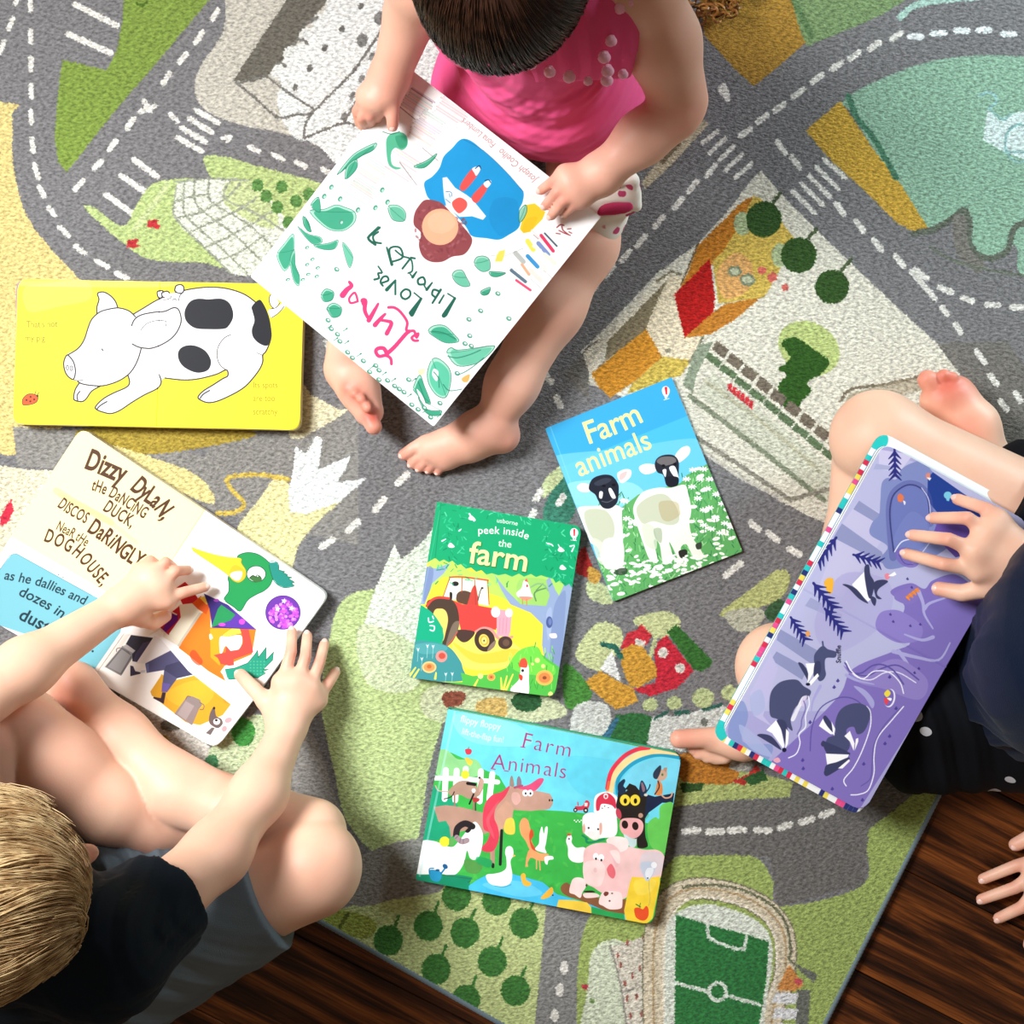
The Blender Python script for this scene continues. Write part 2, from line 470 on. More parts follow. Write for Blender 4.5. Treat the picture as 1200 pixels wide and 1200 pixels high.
    for q in ('715,1108 728,1158 735,1210', '765,1096 766,1150 764,1230', '728,1162 764,1154'): c.l('#99958c', 2.5, q)
    for x, y in ((735, 1105), (754, 1098), (724, 1120), (727, 1131), (741, 1143), (757, 1122), (750, 1135), (732, 1152), (735, 1170), (746, 1168), (739, 1190), (752, 1188), (760, 1150)): c.e('#9d5c50', x, y, 1.6, 4)
    for q in ('738,1108 746,1158', '748,1104 755,1158'): c.l('#c9c0b0', 2, q)
    tr = '768,1290 766,1190 766,1110 774,1070 792,1048 820,1041 856,1046 890,1060 913,1082 921,1110 918,1150 905,1190 900,1300'
    c.l('#7c7a62', 26, tr); c.l('#d9cdb2', 23, tr); c.l('#b99f78', 2.5, tr); c.l('#efe6d2', 3, '779,1290 778,1190 778,1112 784,1080 800,1058 822,1051 854,1056 886,1069 904,1088 910,1112 908,1150 893,1190')
    c.b('#dfe6d8', '778,1300 779,1190 780,1100 790,1072 820,1060 852,1064 882,1076 902,1096 905,1130 896,1190 890,1300')
    c.p('#2f7a3e', '792,1072 828,1083 870,1094 901,1103 898,1150 888,1210 886,1300 790,1300 791,1150')
    for q in ('829,1084 830,1098 840,1104 862,1112 872,1112 875,1098', '792,1152 829,1162', '853,1167 890,1177'): c.l('#dfe9dc', 4, q, False)
    c.l('#dfe9dc', 4, [(841 + 10 * math.cos(t / 3), 1162 + 10 * math.sin(t / 3)) for t in range(19)])
    c.l('#6f7358', 3, '800,1040 830,1037 868,1042 900,1058 920,1080 927,1112 926,1126 955,1142')
    c.p('#cf8c4a', '925,1130 942,1155 930,1162 910,1160'); c.e('#c8505a', 936, 1150, 5, 4)
    c.p('#6d7168', '934,1160 950,1160 944,1240 930,1240'); c.p('#6d7168', '930,1128 958,1143 954,1152 940,1140')
    for y in (1170, 1188, 1206): c.p('#e0e2e4', [(909, y - 7), (936, y - 6), (932, y + 7), (904, y + 5)])
    # bottom right road
    c.b('#a9b36e', '796,900 880,905 932,918 1000,940 1000,960 880,960 796,950')
    c.p('#706e6b', '785,946 850,938 925,934 940,880 1060,870 1098,905 1062,938 1018,972 1012,1036 912,1062 902,1004 860,1002 785,1003')
    for q in ('802,974 818,973', '830,975 846,974', '855,973 872,972', '886,973 902,973', '914,970 926,966', '939,964 952,960', '963,956 975,951'): c.l(W_, 8, q)
    c.b('#b57428', '796,884 846,884 866,902 856,918 820,918 796,912'); c.p('#b5332c', '856,916 876,908 886,896 892,904 872,920'); c.p('#2f5a2c', '870,912 894,902 900,914 880,920')
    c.p('#2f4f22', '796,918 826,918 822,926 800,930'); c.e('#b9b6ae', 868, 896, 14, 8)
    # castle and hats
    c.b('#c7cf98', '676,760 700,730 726,736 728,756 706,786 680,776'); c.b('#c7cf98', '742,726 780,716 798,730 780,748 760,742')
    c.l('#c7cf98', 5, '768,748 762,770')
    c.p('#c8303c', '727,760 734,744 745,738 752,732 764,744 758,756 740,762')
    c.p('#d8d4c8', '745,748 757,752 754,760 744,756')
    c.p('#cf9a3a', '728,762 740,755 752,757 768,778 771,792 748,806 738,804 728,780'); c.p('#cf9a3a', '683,800 704,786 724,798 742,806 748,822 722,832 712,824 698,812')
    c.p('#e6e8e4', '703,784 717,762 728,799'); c.l('#2d6a5a', 6, '706,755 720,758 728,770', False)
    c.p('#c5283a', '766,766 770,754 781,744 813,786 794,806 762,816 742,808 768,800 770,788'); c.e('#dad6cc', 777, 765, 6, 6); c.e('#dad6cc', 797, 783, 6, 6)
    c.p('#356b2c', '781,740 793,732 835,774 833,780 822,787 812,784')
    c.b('#4a8a3a', '660,780 676,786 692,808 690,820 664,830'); c.b('#cdd1cb', '676,826 708,824 716,842 706,866 670,862'); c.b('#cdd1cb', '762,842 800,838 846,826 856,850 836,880 760,872')
    c.p('#2f6a38', '708,862 722,838 745,835 764,840 757,878 708,872'); c.p('#3a6e8a', '706,862 722,840 726,842 712,870')
    for x, y, r in ((762, 826, 9), (790, 824, 9), (824, 818, 13), (855, 812, 10)): c.e('#b8c48e', x, y, r, r * .9)
    c.l('#2f5f52', 4, '768,842 782,834'); c.l('#2f5f52', 5, '792,836 806,834'); c.l('#2f5f52', 4, '824,832 846,826'); c.e('#6f736c', 825, 846, 4, 5)
    c.b('#b8bd7c', '846,716 880,690 912,668 926,676 916,700 890,712 850,722'); c.b('#b9b9a4', '850,718 888,712 896,724 880,740 862,738')
    c.b('#3a5c3a', '896,716 914,702 922,712 906,728'); c.p('#4a7034', '790,730 830,740 830,790 800,770', .0)
    c.p('#b02c2c', '672,655 685,640 696,668 690,678 676,672'); c.b('#3d7d68', '636,600 660,556 672,560 672,604 650,620'); c.b('#c4d09c', '690,680 715,690 716,708 690,700')
    c.b('#c4d09c', '636,584 660,560 668,540 640,560'); c.b('#cfa04a', '690,664 704,672 700,684 690,680')
    c.b('#c9cfa8', '500,808 560,800 640,815 660,840 560,850 500,840'); c.e('#2c5a34', 617, 822, 18, 12); c.b('#d3b26a', '560,822 590,818 592,840 562,838'); c.b('#8a4c3a', '520,812 545,812 540,826 522,828')
    for q in ('880,613 889,620', '900,624 911,633', '925,643 937,650', '850,675 868,660', '640,440 646,448', '652,466 657,476', '628,585 634,575', '620,612 626,600', '655,590 660,582'): c.l(W_, 8, q)
    # white island with house and trees
    c.p(CR, '680,412 712,382 770,320 818,285 852,248 885,206 892,200 914,226 958,270 1000,311 1060,368 1098,402 1130,446 1165,500 1200,560 1200,640 1000,640 975,616 951,606 916,588 868,556 812,520 796,488 740,470 690,450 690,432')
    c.p('#77746e', '690,433 706,396 712,392 690,404 660,440 690,470')
    c.p('#84795f', '708,430 712,398 785,324 764,386 716,418 700,430')
    c.p('#e3dcc8', '683,414 715,388 770,330 790,316 786,324 712,400 700,432 690,436')
    c.p('#c98a2a', '693,438 757,385 776,418 745,446 716,466 702,455'); c.p('#c9b152', '741,450 776,418 812,420 798,440 735,462')
    c.p('#e2d5b8', '785,322 800,325 794,345 796,370 803,396 826,394 808,422 776,418 757,386 766,362')
    c.l('#8a8168', 3, '770,330 786,318 798,322', False); c.e('#8f8d78', 783, 411, 3.5, 3)
    c.p('#c07a22', '797,338 806,320 818,288 870,236 882,230 880,246 845,300 835,310 800,345')
    c.p('#cdb152', '868,262 884,228 900,240 930,278 916,312 896,348 842,356 835,306 846,296'); c.b('#dba765', '840,320 862,296 882,312 876,340 850,350')
    c.p('#b01410', '832,303 838,350 836,366 802,396 790,345')
    c.p('#bb7a28', '802,396 838,364 850,356 892,348 862,374 832,392'); c.l('#6d5a3a', 2, '798,334 818,286', False)
    c.l('#7f7f6a', 3, '824,394 816,412 808,424', False)
    for x, y, r in ((861, 318, 8), (876, 328, 9)): c.e('#7e8a6e', x, y, r, r * .8); c.e('#b9bfa0', x, y, r * .7, r * .5)
    for x, y, r in ((893, 317, 5), (905, 325, 6), (920, 337, 4)): c.e('#d0655a', x, y, r, r)
    for x, y in ((864, 266), (908, 303)): c.e('#a9b98c', x + 6, y - 4, 10, 14)
    for x, y, r, sx, sy in ((895, 257, 21, 915, 226), (936, 299, 21, 957, 268), (975, 336, 20, 998, 304)):
        c.l('#4c5b3c', 4, [(x + 6, y - 14), (sx, sy)]); c.e('#2e4f1c', x, y, r, r)
    c.e('#b6c67c', 948, 408, 38, 30, 30)
    c.b('#2b5516', '916,402 932,395 952,408 972,424 962,438 946,448 951,458 940,470 932,482 918,476 912,452 922,440 912,432 926,420')
    # hatch roofs
    c.p('#8c9882', '818,404 836,400 816,440 812,462 800,450'); c.p('#c9cbb8', '816,460 835,436 990,560 972,590 935,566')
    for i in range(9):
        x, y = 846 + i * 17, 408 + i * 14
        c.p('#72685a', [(x - 6, y - 9), (x + 9, y + 2), (x + 2, y + 12), (x - 12, y + 1)])
        c.p('#5d7352', [(x - 16, y + 4), (x + 1, y + 16), (x - 4, y + 23), (x - 20, y + 11)])
    for i in range(6): c.p('#c8323a', [(854 + i * 5, 449 + i * 4), (858 + i * 5, 450 + i * 4), (857 + i * 5, 460 + i * 4), (852 + i * 5, 456 + i * 4)])
    c.l('#6f7a62', 6, '808,464 848,494 905,538 965,586', al=.8); c.l('#a9a68a', 5, '826,446 900,500 960,552', al=.6)
    c.l('#8c897c', 5, '815,512 868,546 926,586 975,572', False); c.l('#c3c0b4', 5, '822,528 866,558 915,584', False)
    c.l('#7a6f5c', 3.5, '985,470 998,456 1040,450 1084,440'); c.l('#a59a82', 16, '1000,468 1040,458 1086,448', al=.7); c.l('#7a6f5c', 3, '975,520 990,500 986,478')
    c.p('#77746e', '1098,402 1180,400 1290,560 1200,640 1165,500 1130,446')
    c.l('#cfc7a8', 8, '1150,480 1166,510 1176,540')
    # top right
    c.p('#aa8230', '815,-40 940,-40 948,47 884,101 860,80 826,42'); c.b('#7c9866', '920,-60 928,0 944,50 960,48 1042,12 1075,-20 1060,-60')
    c.l('#466b40', 8, '930,0 940,20 950,40', al=.5)
    c.b('#8fb59c', '988,118 1030,94 1100,70 1200,66 1420,90 1420,330 1215,330 1192,290 1178,292 1162,300 1146,298 1136,280 1132,252 1110,262 1088,268 1060,226 1022,172 998,132')
    c.p('#c9a23c', '944,153 985,118 1000,140 1024,176 1056,216 1088,268 1074,272 1052,262 1016,226 972,186')
    c.l('#4b7d62', 7, '994,112 1004,138 1024,162 1050,208'); c.l('#aacdc0', 8, '1055,20 1100,0 1300,-10')
    c.l('#62695c', 7, '1070,274 1096,268 1116,256 1130,246 1136,262 1136,284 1148,300 1164,302 1180,294 1188,268 1200,262'); c.l('#7a776f', 16, '1124,258 1128,292 1146,312')
    c.l('#6b7364', 3, '1090,290 1130,310 1210,325')
    c.p('#d5e6e2', '1157,128 1172,142 1182,134 1210,128 1210,190 1176,178 1152,164'); c.l('#8db9b6', 2.5, '1158,126 1174,140 1184,134'); c.l('#8db9b6', 2.5, [(1195 + 17 * math.cos(t / 3), 168 + 22 * math.sin(t / 3)) for t in range(0, 20)]); c.l('#8db9b6', 2.5, '1176,178 1210,178')
    c.l('#98c4c4', 3, '1148,112 1160,108 1168,118 1160,126')
    c.p('#c2b69a', '752,214 815,131 830,146 790,190 756,222'); c.l('#5b4a35', 5, '776,190 796,168', al=.7)
    for x, y in ((873, 155), (893, 139), (913, 126), (935, 109), (957, 92), (980, 77), (1001, 65), (1024, 54), (1050, 42)): c.l(W_, 7, [(x - 5, y + 4), (x + 6, y - 4)])
    for x, y in ((1073, 43), (1100, 39), (1127, 36), (1153, 35), (1182, 40)): c.l('#e8eeee', 7, [(x - 7, y), (x + 7, y)])
    for x, y in ((848, 110), (915, 173), (932, 190), (984, 245), (1007, 265), (1028, 287), (1054, 306)): c.l(W_, 7, [(x - 4, y - 6), (x + 5, y + 6)])
    for q in ('1068,318 1096,350', '1072,316 1086,326', '1101,337 1115,342', '1128,349 1140,353', '1156,357 1170,358', '1186,360 1200,360', '1104,360 1110,369', '1120,380 1126,390', '1145,412 1154,425',
              '1160,440 1168,450', '1172,470 1180,480', '848,100 852,112', '1190,460 1196,470'): c.l(W_, 7, q, False)
    for x, y in ((833, 200), (812, 218), (795, 238), (772, 260), (751, 283), (733, 300), (714, 318), (693, 342)): c.l(W_, 6.5, [(x - 5, y + 6), (x + 5, y - 6)])
    for q in ('966,187 991,209', '957,196 982,221', '948,206 973,231', '939,215 964,240', '929,224 955,250'): c.l(W_, 5.5, q)
    for q in ('823,168 840,154', '832,179 850,162', '843,188 860,171', '850,199 870,181', '862,208 881,192'): c.l(W_, 5.5, q)
    c.l('#6b6962', 4, '300,210 200,206', al=0)


draw_rug(rc)


def rug_mat():
    m, nt, b = base_mat('rug_pile', '#ffffff', .95, .08)
    tc = nt.nodes.new('ShaderNodeTexCoord')
    # pile nudges the print's edges
    n0 = nt.nodes.new('ShaderNodeTexNoise'); n0.inputs['Scale'].default_value = 420; n0.inputs['Detail'].default_value = 2
    nt.links.new(tc.outputs['Object'], n0.inputs['Vector'])
    vs = nt.nodes.new('ShaderNodeVectorMath'); vs.operation = 'SUBTRACT'; vs.inputs[1].default_value = (.5, .5, .5)
    nt.links.new(n0.outputs['Color'], vs.inputs[0])
    vm = nt.nodes.new('ShaderNodeVectorMath'); vm.operation = 'MULTIPLY_ADD'; vm.inputs[1].default_value = (.0042, .0042, 0)
    nt.links.new(vs.outputs[0], vm.inputs[0]); nt.links.new(tc.outputs['UV'], vm.inputs[2])
    im = nt.nodes.new('ShaderNodeTexImage'); im.image = rc.image('rug_print'); im.extension = 'EXTEND'
    nt.links.new(vm.outputs[0], im.inputs[0])
    mp = nt.nodes.new('ShaderNodeMapping'); mp.inputs['Scale'].default_value = (1.0, 1.9, 1); mp.inputs['Rotation'].default_value = (0, 0, math.radians(-62))
    nt.links.new(tc.outputs['Object'], mp.inputs['Vector'])
    n = nt.nodes.new('ShaderNodeTexNoise'); n.inputs['Scale'].default_value = 190; n.inputs['Detail'].default_value = 3
    n.inputs['Roughness'].default_value = .65
    nt.links.new(mp.outputs[0], n.inputs['Vector'])
    mr = nt.nodes.new('ShaderNodeMapRange'); mr.inputs['From Min'].default_value = .33; mr.inputs['From Max'].default_value = .67
    mr.inputs['To Min'].default_value = .5; mr.inputs['To Max'].default_value = 1.34
    nt.links.new(n.outputs['Fac'], mr.inputs[0])
    n3 = nt.nodes.new('ShaderNodeTexNoise'); n3.inputs['Scale'].default_value = 9; n3.inputs['Detail'].default_value = 3
    nt.links.new(tc.outputs['Object'], n3.inputs['Vector'])
    mr3 = nt.nodes.new('ShaderNodeMapRange'); mr3.inputs['To Min'].default_value = .86; mr3.inputs['To Max'].default_value = 1.1
    nt.links.new(n3.outputs['Fac'], mr3.inputs[0])
    mu = nt.nodes.new('ShaderNodeMath'); mu.operation = 'MULTIPLY'
    nt.links.new(mr.outputs[0], mu.inputs[0]); nt.links.new(mr3.outputs[0], mu.inputs[1])
    mx = nt.nodes.new('ShaderNodeMix'); mx.data_type = 'RGBA'; mx.blend_type = 'MULTIPLY'; mx.inputs[0].default_value = 1
    nt.links.new(im.outputs[0], mx.inputs[6]); nt.links.new(mu.outputs[0], mx.inputs[7])
    nt.links.new(mx.outputs[2], b.inputs['Base Color'])
    bp = nt.nodes.new('ShaderNodeBump'); bp.inputs['Strength'].default_value = .9; bp.inputs['Distance'].default_value = .0030
    nt.links.new(n.outputs['Fac'], bp.inputs['Height']); nt.links.new(bp.outputs[0], b.inputs['Normal'])
    b.inputs['Sheen Weight'].default_value = .25
    return m


def plane_uv(me, cv):
    uv = me.uv_layers.new(name='UVMap')
    for lp in me.loops:
        u, v = cv.uvm(me.vertices[lp.vertex_index].co)
        uv.data[lp.index].uv = (u / cv.wm, 1 - v / cv.hm)


corner = P(882, 1366); ea = (P(370, 1075) - P(882, 1366)).normalized(); eb = (P(1115, 900) - P(882, 1366)).normalized()
RUGC = [corner, corner + ea * 1.52, corner + ea * 1.52 + eb * 1.52, corner + eb * 1.52]
bm = bmesh.new(); vs = [bm.verts.new(v) for v in RUGC]; f = bm.faces.new(vs[::-1] if (RUGC[1] - RUGC[0]).cross(RUGC[2] - RUGC[1]).z < 0 else vs)
r_ = bmesh.ops.extrude_face_region(bm, geom=[f])
for g in r_['geom']:
    if isinstance(g, bmesh.types.BMVert): g.co.z -= .0095
bmesh.ops.recalc_face_normals(bm, faces=bm.faces)
me = bpy.data.meshes.new('rug'); bm.to_mesh(me); bm.free(); plane_uv(me, rc)
rug = link('rug', me, None, [rug_mat()])
tag(rug, 'low-pile play rug printed with roads, trees and buildings on the wooden floor', 'rug')
# stitched binding
bm = bmesh.new()
pth = []
for i in range(4):
    a, b_ = RUGC[i], RUGC[(i + 1) % 4]; n = int((b_ - a).length / .0022)
    out = (b_ - a).normalized().cross(Vector((0, 0, 1)))
    cen = sum(RUGC, Vector()) / 4
    if out.dot(a - cen) < 0: out = -out
    for k in range(n): pth.append((a.lerp(b_, k / n), out, k))
rings = []
for p, out, k in pth:
    sc_ = 1 + .10 * (k % 2)
    rings.append([bm.verts.new(p + out * (.0005 + .0052 * sc_ * math.cos(t)) + Vector((0, 0, -.0048 + .0052 * sc_ * math.sin(t)))) for t in np.linspace(0, 2 * math.pi, 9)[:-1]])
for i in range(len(rings)):
    A, B = rings[i], rings[(i + 1) % len(rings)]
    for k in range(8): bm.faces.new((A[k], A[(k + 1) % 8], B[(k + 1) % 8], B[k]))
bmesh.ops.recalc_face_normals(bm, faces=bm.faces)
me = bpy.data.meshes.new('binding'); bm.to_mesh(me); bm.free()
for q in me.polygons: q.use_smooth = True
link('binding', me, rug, [cloth_mat('rug_binding', '#7c8f9a', '#64767f', 700)])['label'] = 'grey-blue stitched edge binding'

# ------------------------------------------------------------------ books
def ray_plane(px, py, o, N):
    c0 = Vector((0, 0, H)); d = P(px, py, 0) - c0
    return c0 + d * ((o - c0).dot(N) / d.dot(N))


class Plane:
    """a book's top surface: four photo corners (reading TL,TR,BR,BL in the image) and their heights"""

    def __init__(self, q, z):
        z = z if isinstance(z, (tuple, list)) else (z, z, z)
        a, b, d = P(*q[0], z[0]), P(*q[1], z[1]), P(*q[3], z[2])
        self.N = (b - a).cross(d - a).normalized()
        if self.N.z < 0: self.N = -self.N
        self.o = a
        self.U = (b - a).normalized(); self.V = self.N.cross(self.U).normalized()
        if self.V.dot(d - a) < 0: self.V = -self.V
        self.c = [ray_plane(x, y, a, self.N) for x, y in q]

    def at(self, px, py): return ray_plane(px, py, self.o, self.N)

    def canvas(self, bg, res=S / 2.6, m=.004):
        us = [(p - self.o).dot(self.U) for p in self.c]; vs_ = [(p - self.o).dot(self.V) for p in self.c]
        o = self.o + self.U * (min(us) - m) + self.V * (min(vs_) - m)
        cv = Canvas(o, self.U, self.V, max(us) - min(us) + 2 * m, max(vs_) - min(vs_) + 2 * m, res, bg)
        cv.N = self.N
        return cv


def rounded(pts, r, seg=5):
    out = []; n = len(pts)
    rr = r if isinstance(r, (list, tuple)) else [r] * n
    for i in range(n):
        p, a, b = pts[i], pts[i - 1], pts[(i + 1) % n]
        if rr[i] <= 0: out.append(p); continue
        da, db = (a - p).normalized(), (b - p).normalized()
        for k in range(seg + 1):
            t = k / seg
            out.append((p + da * rr[i]).lerp(p, t).lerp(p.lerp(p + db * rr[i], t), t))
    return out


def inset(pts, d):
    c = sum(pts, Vector()) / len(pts)
    return [p + (c - p).normalized() * d * 1.41 for p in pts]


def slab(name, pts, N, top, th, mats, parent, cv=None, bev=.0006, label=None):
    """flat board whose top lies `top` under the plane of pts; first material on the top face"""
    bm = bmesh.new()
    tv = [bm.verts.new(p - N * top) for p in pts]; bv = [bm.verts.new(p - N * (top + th)) for p in pts]
    n = len(pts)
    up = (pts[1] - pts[0]).cross(pts[2] - pts[1]).dot(N)
    # newell orientation
    nn = Vector()
    for i in range(n): nn += pts[i].cross(pts[(i + 1) % n])
    tvv, bvv = (tv, bv) if nn.dot(N) > 0 else (tv[::-1], bv[::-1])
    ft = bm.faces.new(tvv); bm.faces.new(bvv[::-1])
    for i in range(n): bm.faces.new((tvv[i], bvv[i], bvv[(i + 1) % n], tvv[(i + 1) % n])).material_index = len(mats) - 1
    bm.faces.ensure_lookup_table(); bm.faces[1].material_index = len(mats) - 1
    if bev:
        es = [e for e in ft.edges]
        bmesh.ops.bevel(bm, geom=es, offset=min(bev, th * .45), segments=2, affect='EDGES')
    bmesh.ops.recalc_face_normals(bm, faces=bm.faces)
    me = bpy.data.meshes.new(name); bm.to_mesh(me); bm.free()
    if cv: plane_uv(me, cv)
    o = link(name, me, parent, mats)
    if label: o['label'] = label
    return o


PAPER = simple('page_paper', '#f2efe6', .7, .2, .05, 40)
WHITE = simple('white_board', '#f6f4ee', .5, .3, .03, 30)


def book_root(name, label, cat, pl, drop, group=None):
    c = sum(pl.c, Vector()) / 4
    return tag(empty(name, (c.x, c.y, c.z - drop)), label, cat, group)


# ---- yellow board book lying open with a spotted pig
def pig_book():
    pl = Plane([(21, 327), (356, 333), (351, 504), (15, 497)], .021)
    c = pl.canvas('#f6e32c')
    c.f = (10, 320, 6.667)
    k = '#2a2426'; Wt = '#fdfdfb'
    c.b('#f9ef6a', '120,120 300,80 600,60 640,200 400,260 160,300', .5); c.b('#fbf08a', '80,60 1200,60 1200,110 80,100', .5)
    c.t("That's not", [(140, 425), (500, 418)], 52, '#6f6420', 0, narrow=.8); c.t("my pig.", [(130, 530), (400, 530)], 52, '#6f6420', 0, narrow=.8)
    # ladybird
    c.b('#e0521c', '108,1020 112,980 150,945 200,945 228,965 222,1000 190,1020 130,1030'); c.l(k, 5, '108,1020 112,980 150,945 200,945 228,965 222,1000 190,1020 130,1030', closed=True)
    for x, y in ((140, 990), (170, 1000), (172, 965), (200, 985)): c.e('#3a1a12', x, y, 8)
    c.l(k, 5, '205,945 215,915'); c.l(k, 5, '220,955 240,928'); c.e(k, 226, 958, 9)
    lw = 10

    def sh(s, fill=Wt, line=True):
        c.b(fill, s)
        if line: c.l(k, lw, s, closed=True)
    # mouse on the pig's back
    for s in ('1160,150 1180,138 1205,140 1212,165 1195,190 1170,190',): sh(s)
    # body
    body = '975,320 1050,275 1150,215 1230,180 1320,150 1420,125 1560,110 1700,120 1830,160 1920,220 1990,290 2030,370 2050,470 2040,540 2010,610 1985,640 1985,690 1960,750 1900,830 1840,890 1760,940 1640,995 1560,1010 1500,990 1480,965 1520,920 1600,870 1670,825 1710,790 1690,760 1620,790 1480,825 1360,833 1220,818 1190,860 1160,900 1060,950 960,1010 870,1070 800,1095 740,1085 690,1060 680,1040 740,980 820,935 920,890 945,850 930,790 860,800 700,500 900,330'
    c.b(Wt, body)
    c.l(k, lw, '975,320 1050,275 1150,215 1230,180 1320,150 1420,125 1560,110 1700,120 1830,160 1920,220 1990,290 2030,370 2050,470 2040,540 2010,610 1985,640 1985,690 1960,750 1900,830 1840,890 1760,940 1640,995 1560,1010 1500,990 1480,965 1520,920 1600,870 1670,825 1712,800 1700,755 1620,790 1480,825 1360,833 1220,818')
    c.l(k, lw, '930,790 945,850 920,890 820,935 740,980 680,1040 690,1065 740,1085 800,1095 870,1070 960,1010 1060,950 1160,900 1192,850 1175,790')
    c.l(k, lw, '690,1060 720,1030 768,1002'); c.l(k, lw, '1497,975 1520,945 1570,915')
    # small front foot
    c.b(Wt, '550,855 520,910 508,975 520,990 560,1003 600,985 650,920 720,878 700,840 600,820'); c.l(k, lw, '550,860 520,910 508,975 520,992 545,1000 580,1000 610,975 650,920 720,880'); c.l(k, lw, '540,990 535,955 556,922')
    # ear behind
    c.b(Wt, '690,315 690,270 705,210 692,160 730,148 790,165 830,210 853,272 780,290'); c.l(k, lw, '690,315 690,265 706,205 694,165 710,150 750,150 800,180 835,222 853,270')
    # head
    c.b(Wt, '450,645 540,590 590,520 620,430 650,360 710,305 780,282 860,272 940,295 990,340 1010,420 1035,590 1000,700 930,795 850,845 740,878 620,870 560,850 500,825 520,740')
    c.l(k, lw, '450,645 540,590 590,520 620,430 650,360 710,305 780,282 860,272 940,295 990,340'); c.l(k, lw, '1035,590 1015,660 980,735 930,795 850,845 740,878 640,875 570,862 540,845')
    c.l(k, 5, '500,830 540,838 585,832'); c.l(k, 5, '730,590 738,606')
    c.l(k, 10, '728,592 738,604')
    c.b(Wt, '450,645 480,655 510,700 522,760 510,825 470,810 436,745 432,690'); c.l(k, lw, '455,640 432,690 436,750 460,800 505,828 522,770 510,700 480,655', closed=True)
    c.l(k, 5, [(460 + 9 * math.cos(t), 738 + 17 * math.sin(t)) for t in np.linspace(0, 6.3, 12)]); c.l(k, 5, [(490 + 9 * math.cos(t), 742 + 19 * math.sin(t)) for t in np.linspace(0, 6.3, 12)])
    # ear
    c.b(Wt, '960,410 985,360 1050,320 1160,300 1240,282 1300,268 1335,300 1345,370 1320,450 1270,510 1200,560 1120,588 1040,585 980,560')
    c.l(k, lw, '960,412 985,360 1040,325 1140,305 1220,298 1290,270 1330,290 1348,370 1320,450 1270,510 1200,555 1120,585 1060,585 1010,575 965,552')
    c.l(k, 5, '1030,448 1070,400 1130,375 1185,370 1230,378 1228,415')
    # mouse
    for s in ('1210,190 1195,165 1205,150 1240,142 1262,165 1255,190', '1300,120 1310,98 1345,90 1368,110 1362,150 1330,158 1300,140'): sh(s)
    c.b(Wt, '1220,200 1240,165 1300,155 1340,170 1345,215 1300,215 1240,225'); c.l(k, 5, '1205,208 1240,205 1262,195 1272,180'); c.l(k, 5, '1280,210 1300,200 1312,215'); c.l(k, 6, '1330,215 1336,180 1362,150')
    # spots
    sp = '#14151d'
    c.b(sp, '1375,340 1380,280 1420,220 1480,200 1560,204 1660,200 1720,230 1750,290 1752,350 1720,410 1680,435 1560,438 1460,430 1400,390')
    c.b(sp, '1322,630 1345,585 1400,563 1470,570 1540,610 1580,680 1570,740 1530,770 1460,775 1380,740 1335,690')
    c.b(sp, '1955,208 1990,240 2030,330 2050,430 2045,510 2020,566 1960,550 1910,500 1900,440 1920,370 1905,300 1900,260')
    # hind leg line and tail
    c.l(k, 6, '1735,480 1680,510 1635,580 1630,660 1655,720 1700,756'); c.l(k, 5, '1940,622 1985,642')
    c.b(Wt, '2030,290 2090,270 2130,240 2150,225 2160,262 2110,310 2055,350'); c.l(k, 6, '2055,348 2110,310 2150,262'); c.l(k, 6, '2045,280 2090,268 2120,230'); c.b(Wt, '2040,170 2075,170 2095,205 2110,235 2075,272 2045,240'); c.l(k, 6, '2048,165 2034,200 2045,250 2070,275')
    for i, s in enumerate(("Its spots", "are too", "scratchy.")): c.t(s, [(1910, 895 + i * 104), (2230, 895 + i * 104)], 50, '#8c7c1c', 0, narrow=.8)
    r = book_root('board_book', 'open yellow board book showing a white pig with black spots, left edge of the rug', 'book', pl, .021)
    m = print_mat('pig_print', c); ed = simple('yellow_edge', '#f2ecb0', .6)
    mid = [pl.at(188, 330), pl.at(184, 500.5)]
    c_ = pl.c
    cov = [P(19, 329, .004), P(352, 334, .004), P(349, 505, .004), P(18, 498, .004)]
    back = simple('purple_cover', '#a8859a', .6)
    slab('cover', rounded(cov, .008), Vector((0, 0, 1)), 0, .003, [back], r, label='mauve and white cover board')
    for nm, A, rr in (('page_block', [c_[0], mid[0], mid[1], c_[3]], (.011, 0, 0, .011)), ('page_block', [mid[0], c_[1], c_[2], mid[1]], (0, .011, .011, 0))):
        for k_ in range(3):
            slab('page' if k_ < 2 else nm, rounded(A, rr), pl.N, .0001 + k_ * .0036 * 1.5, .0049, [m if k_ == 0 else ed, ed], r, c if k_ == 0 else None, .0008)
    return r


pig_book()


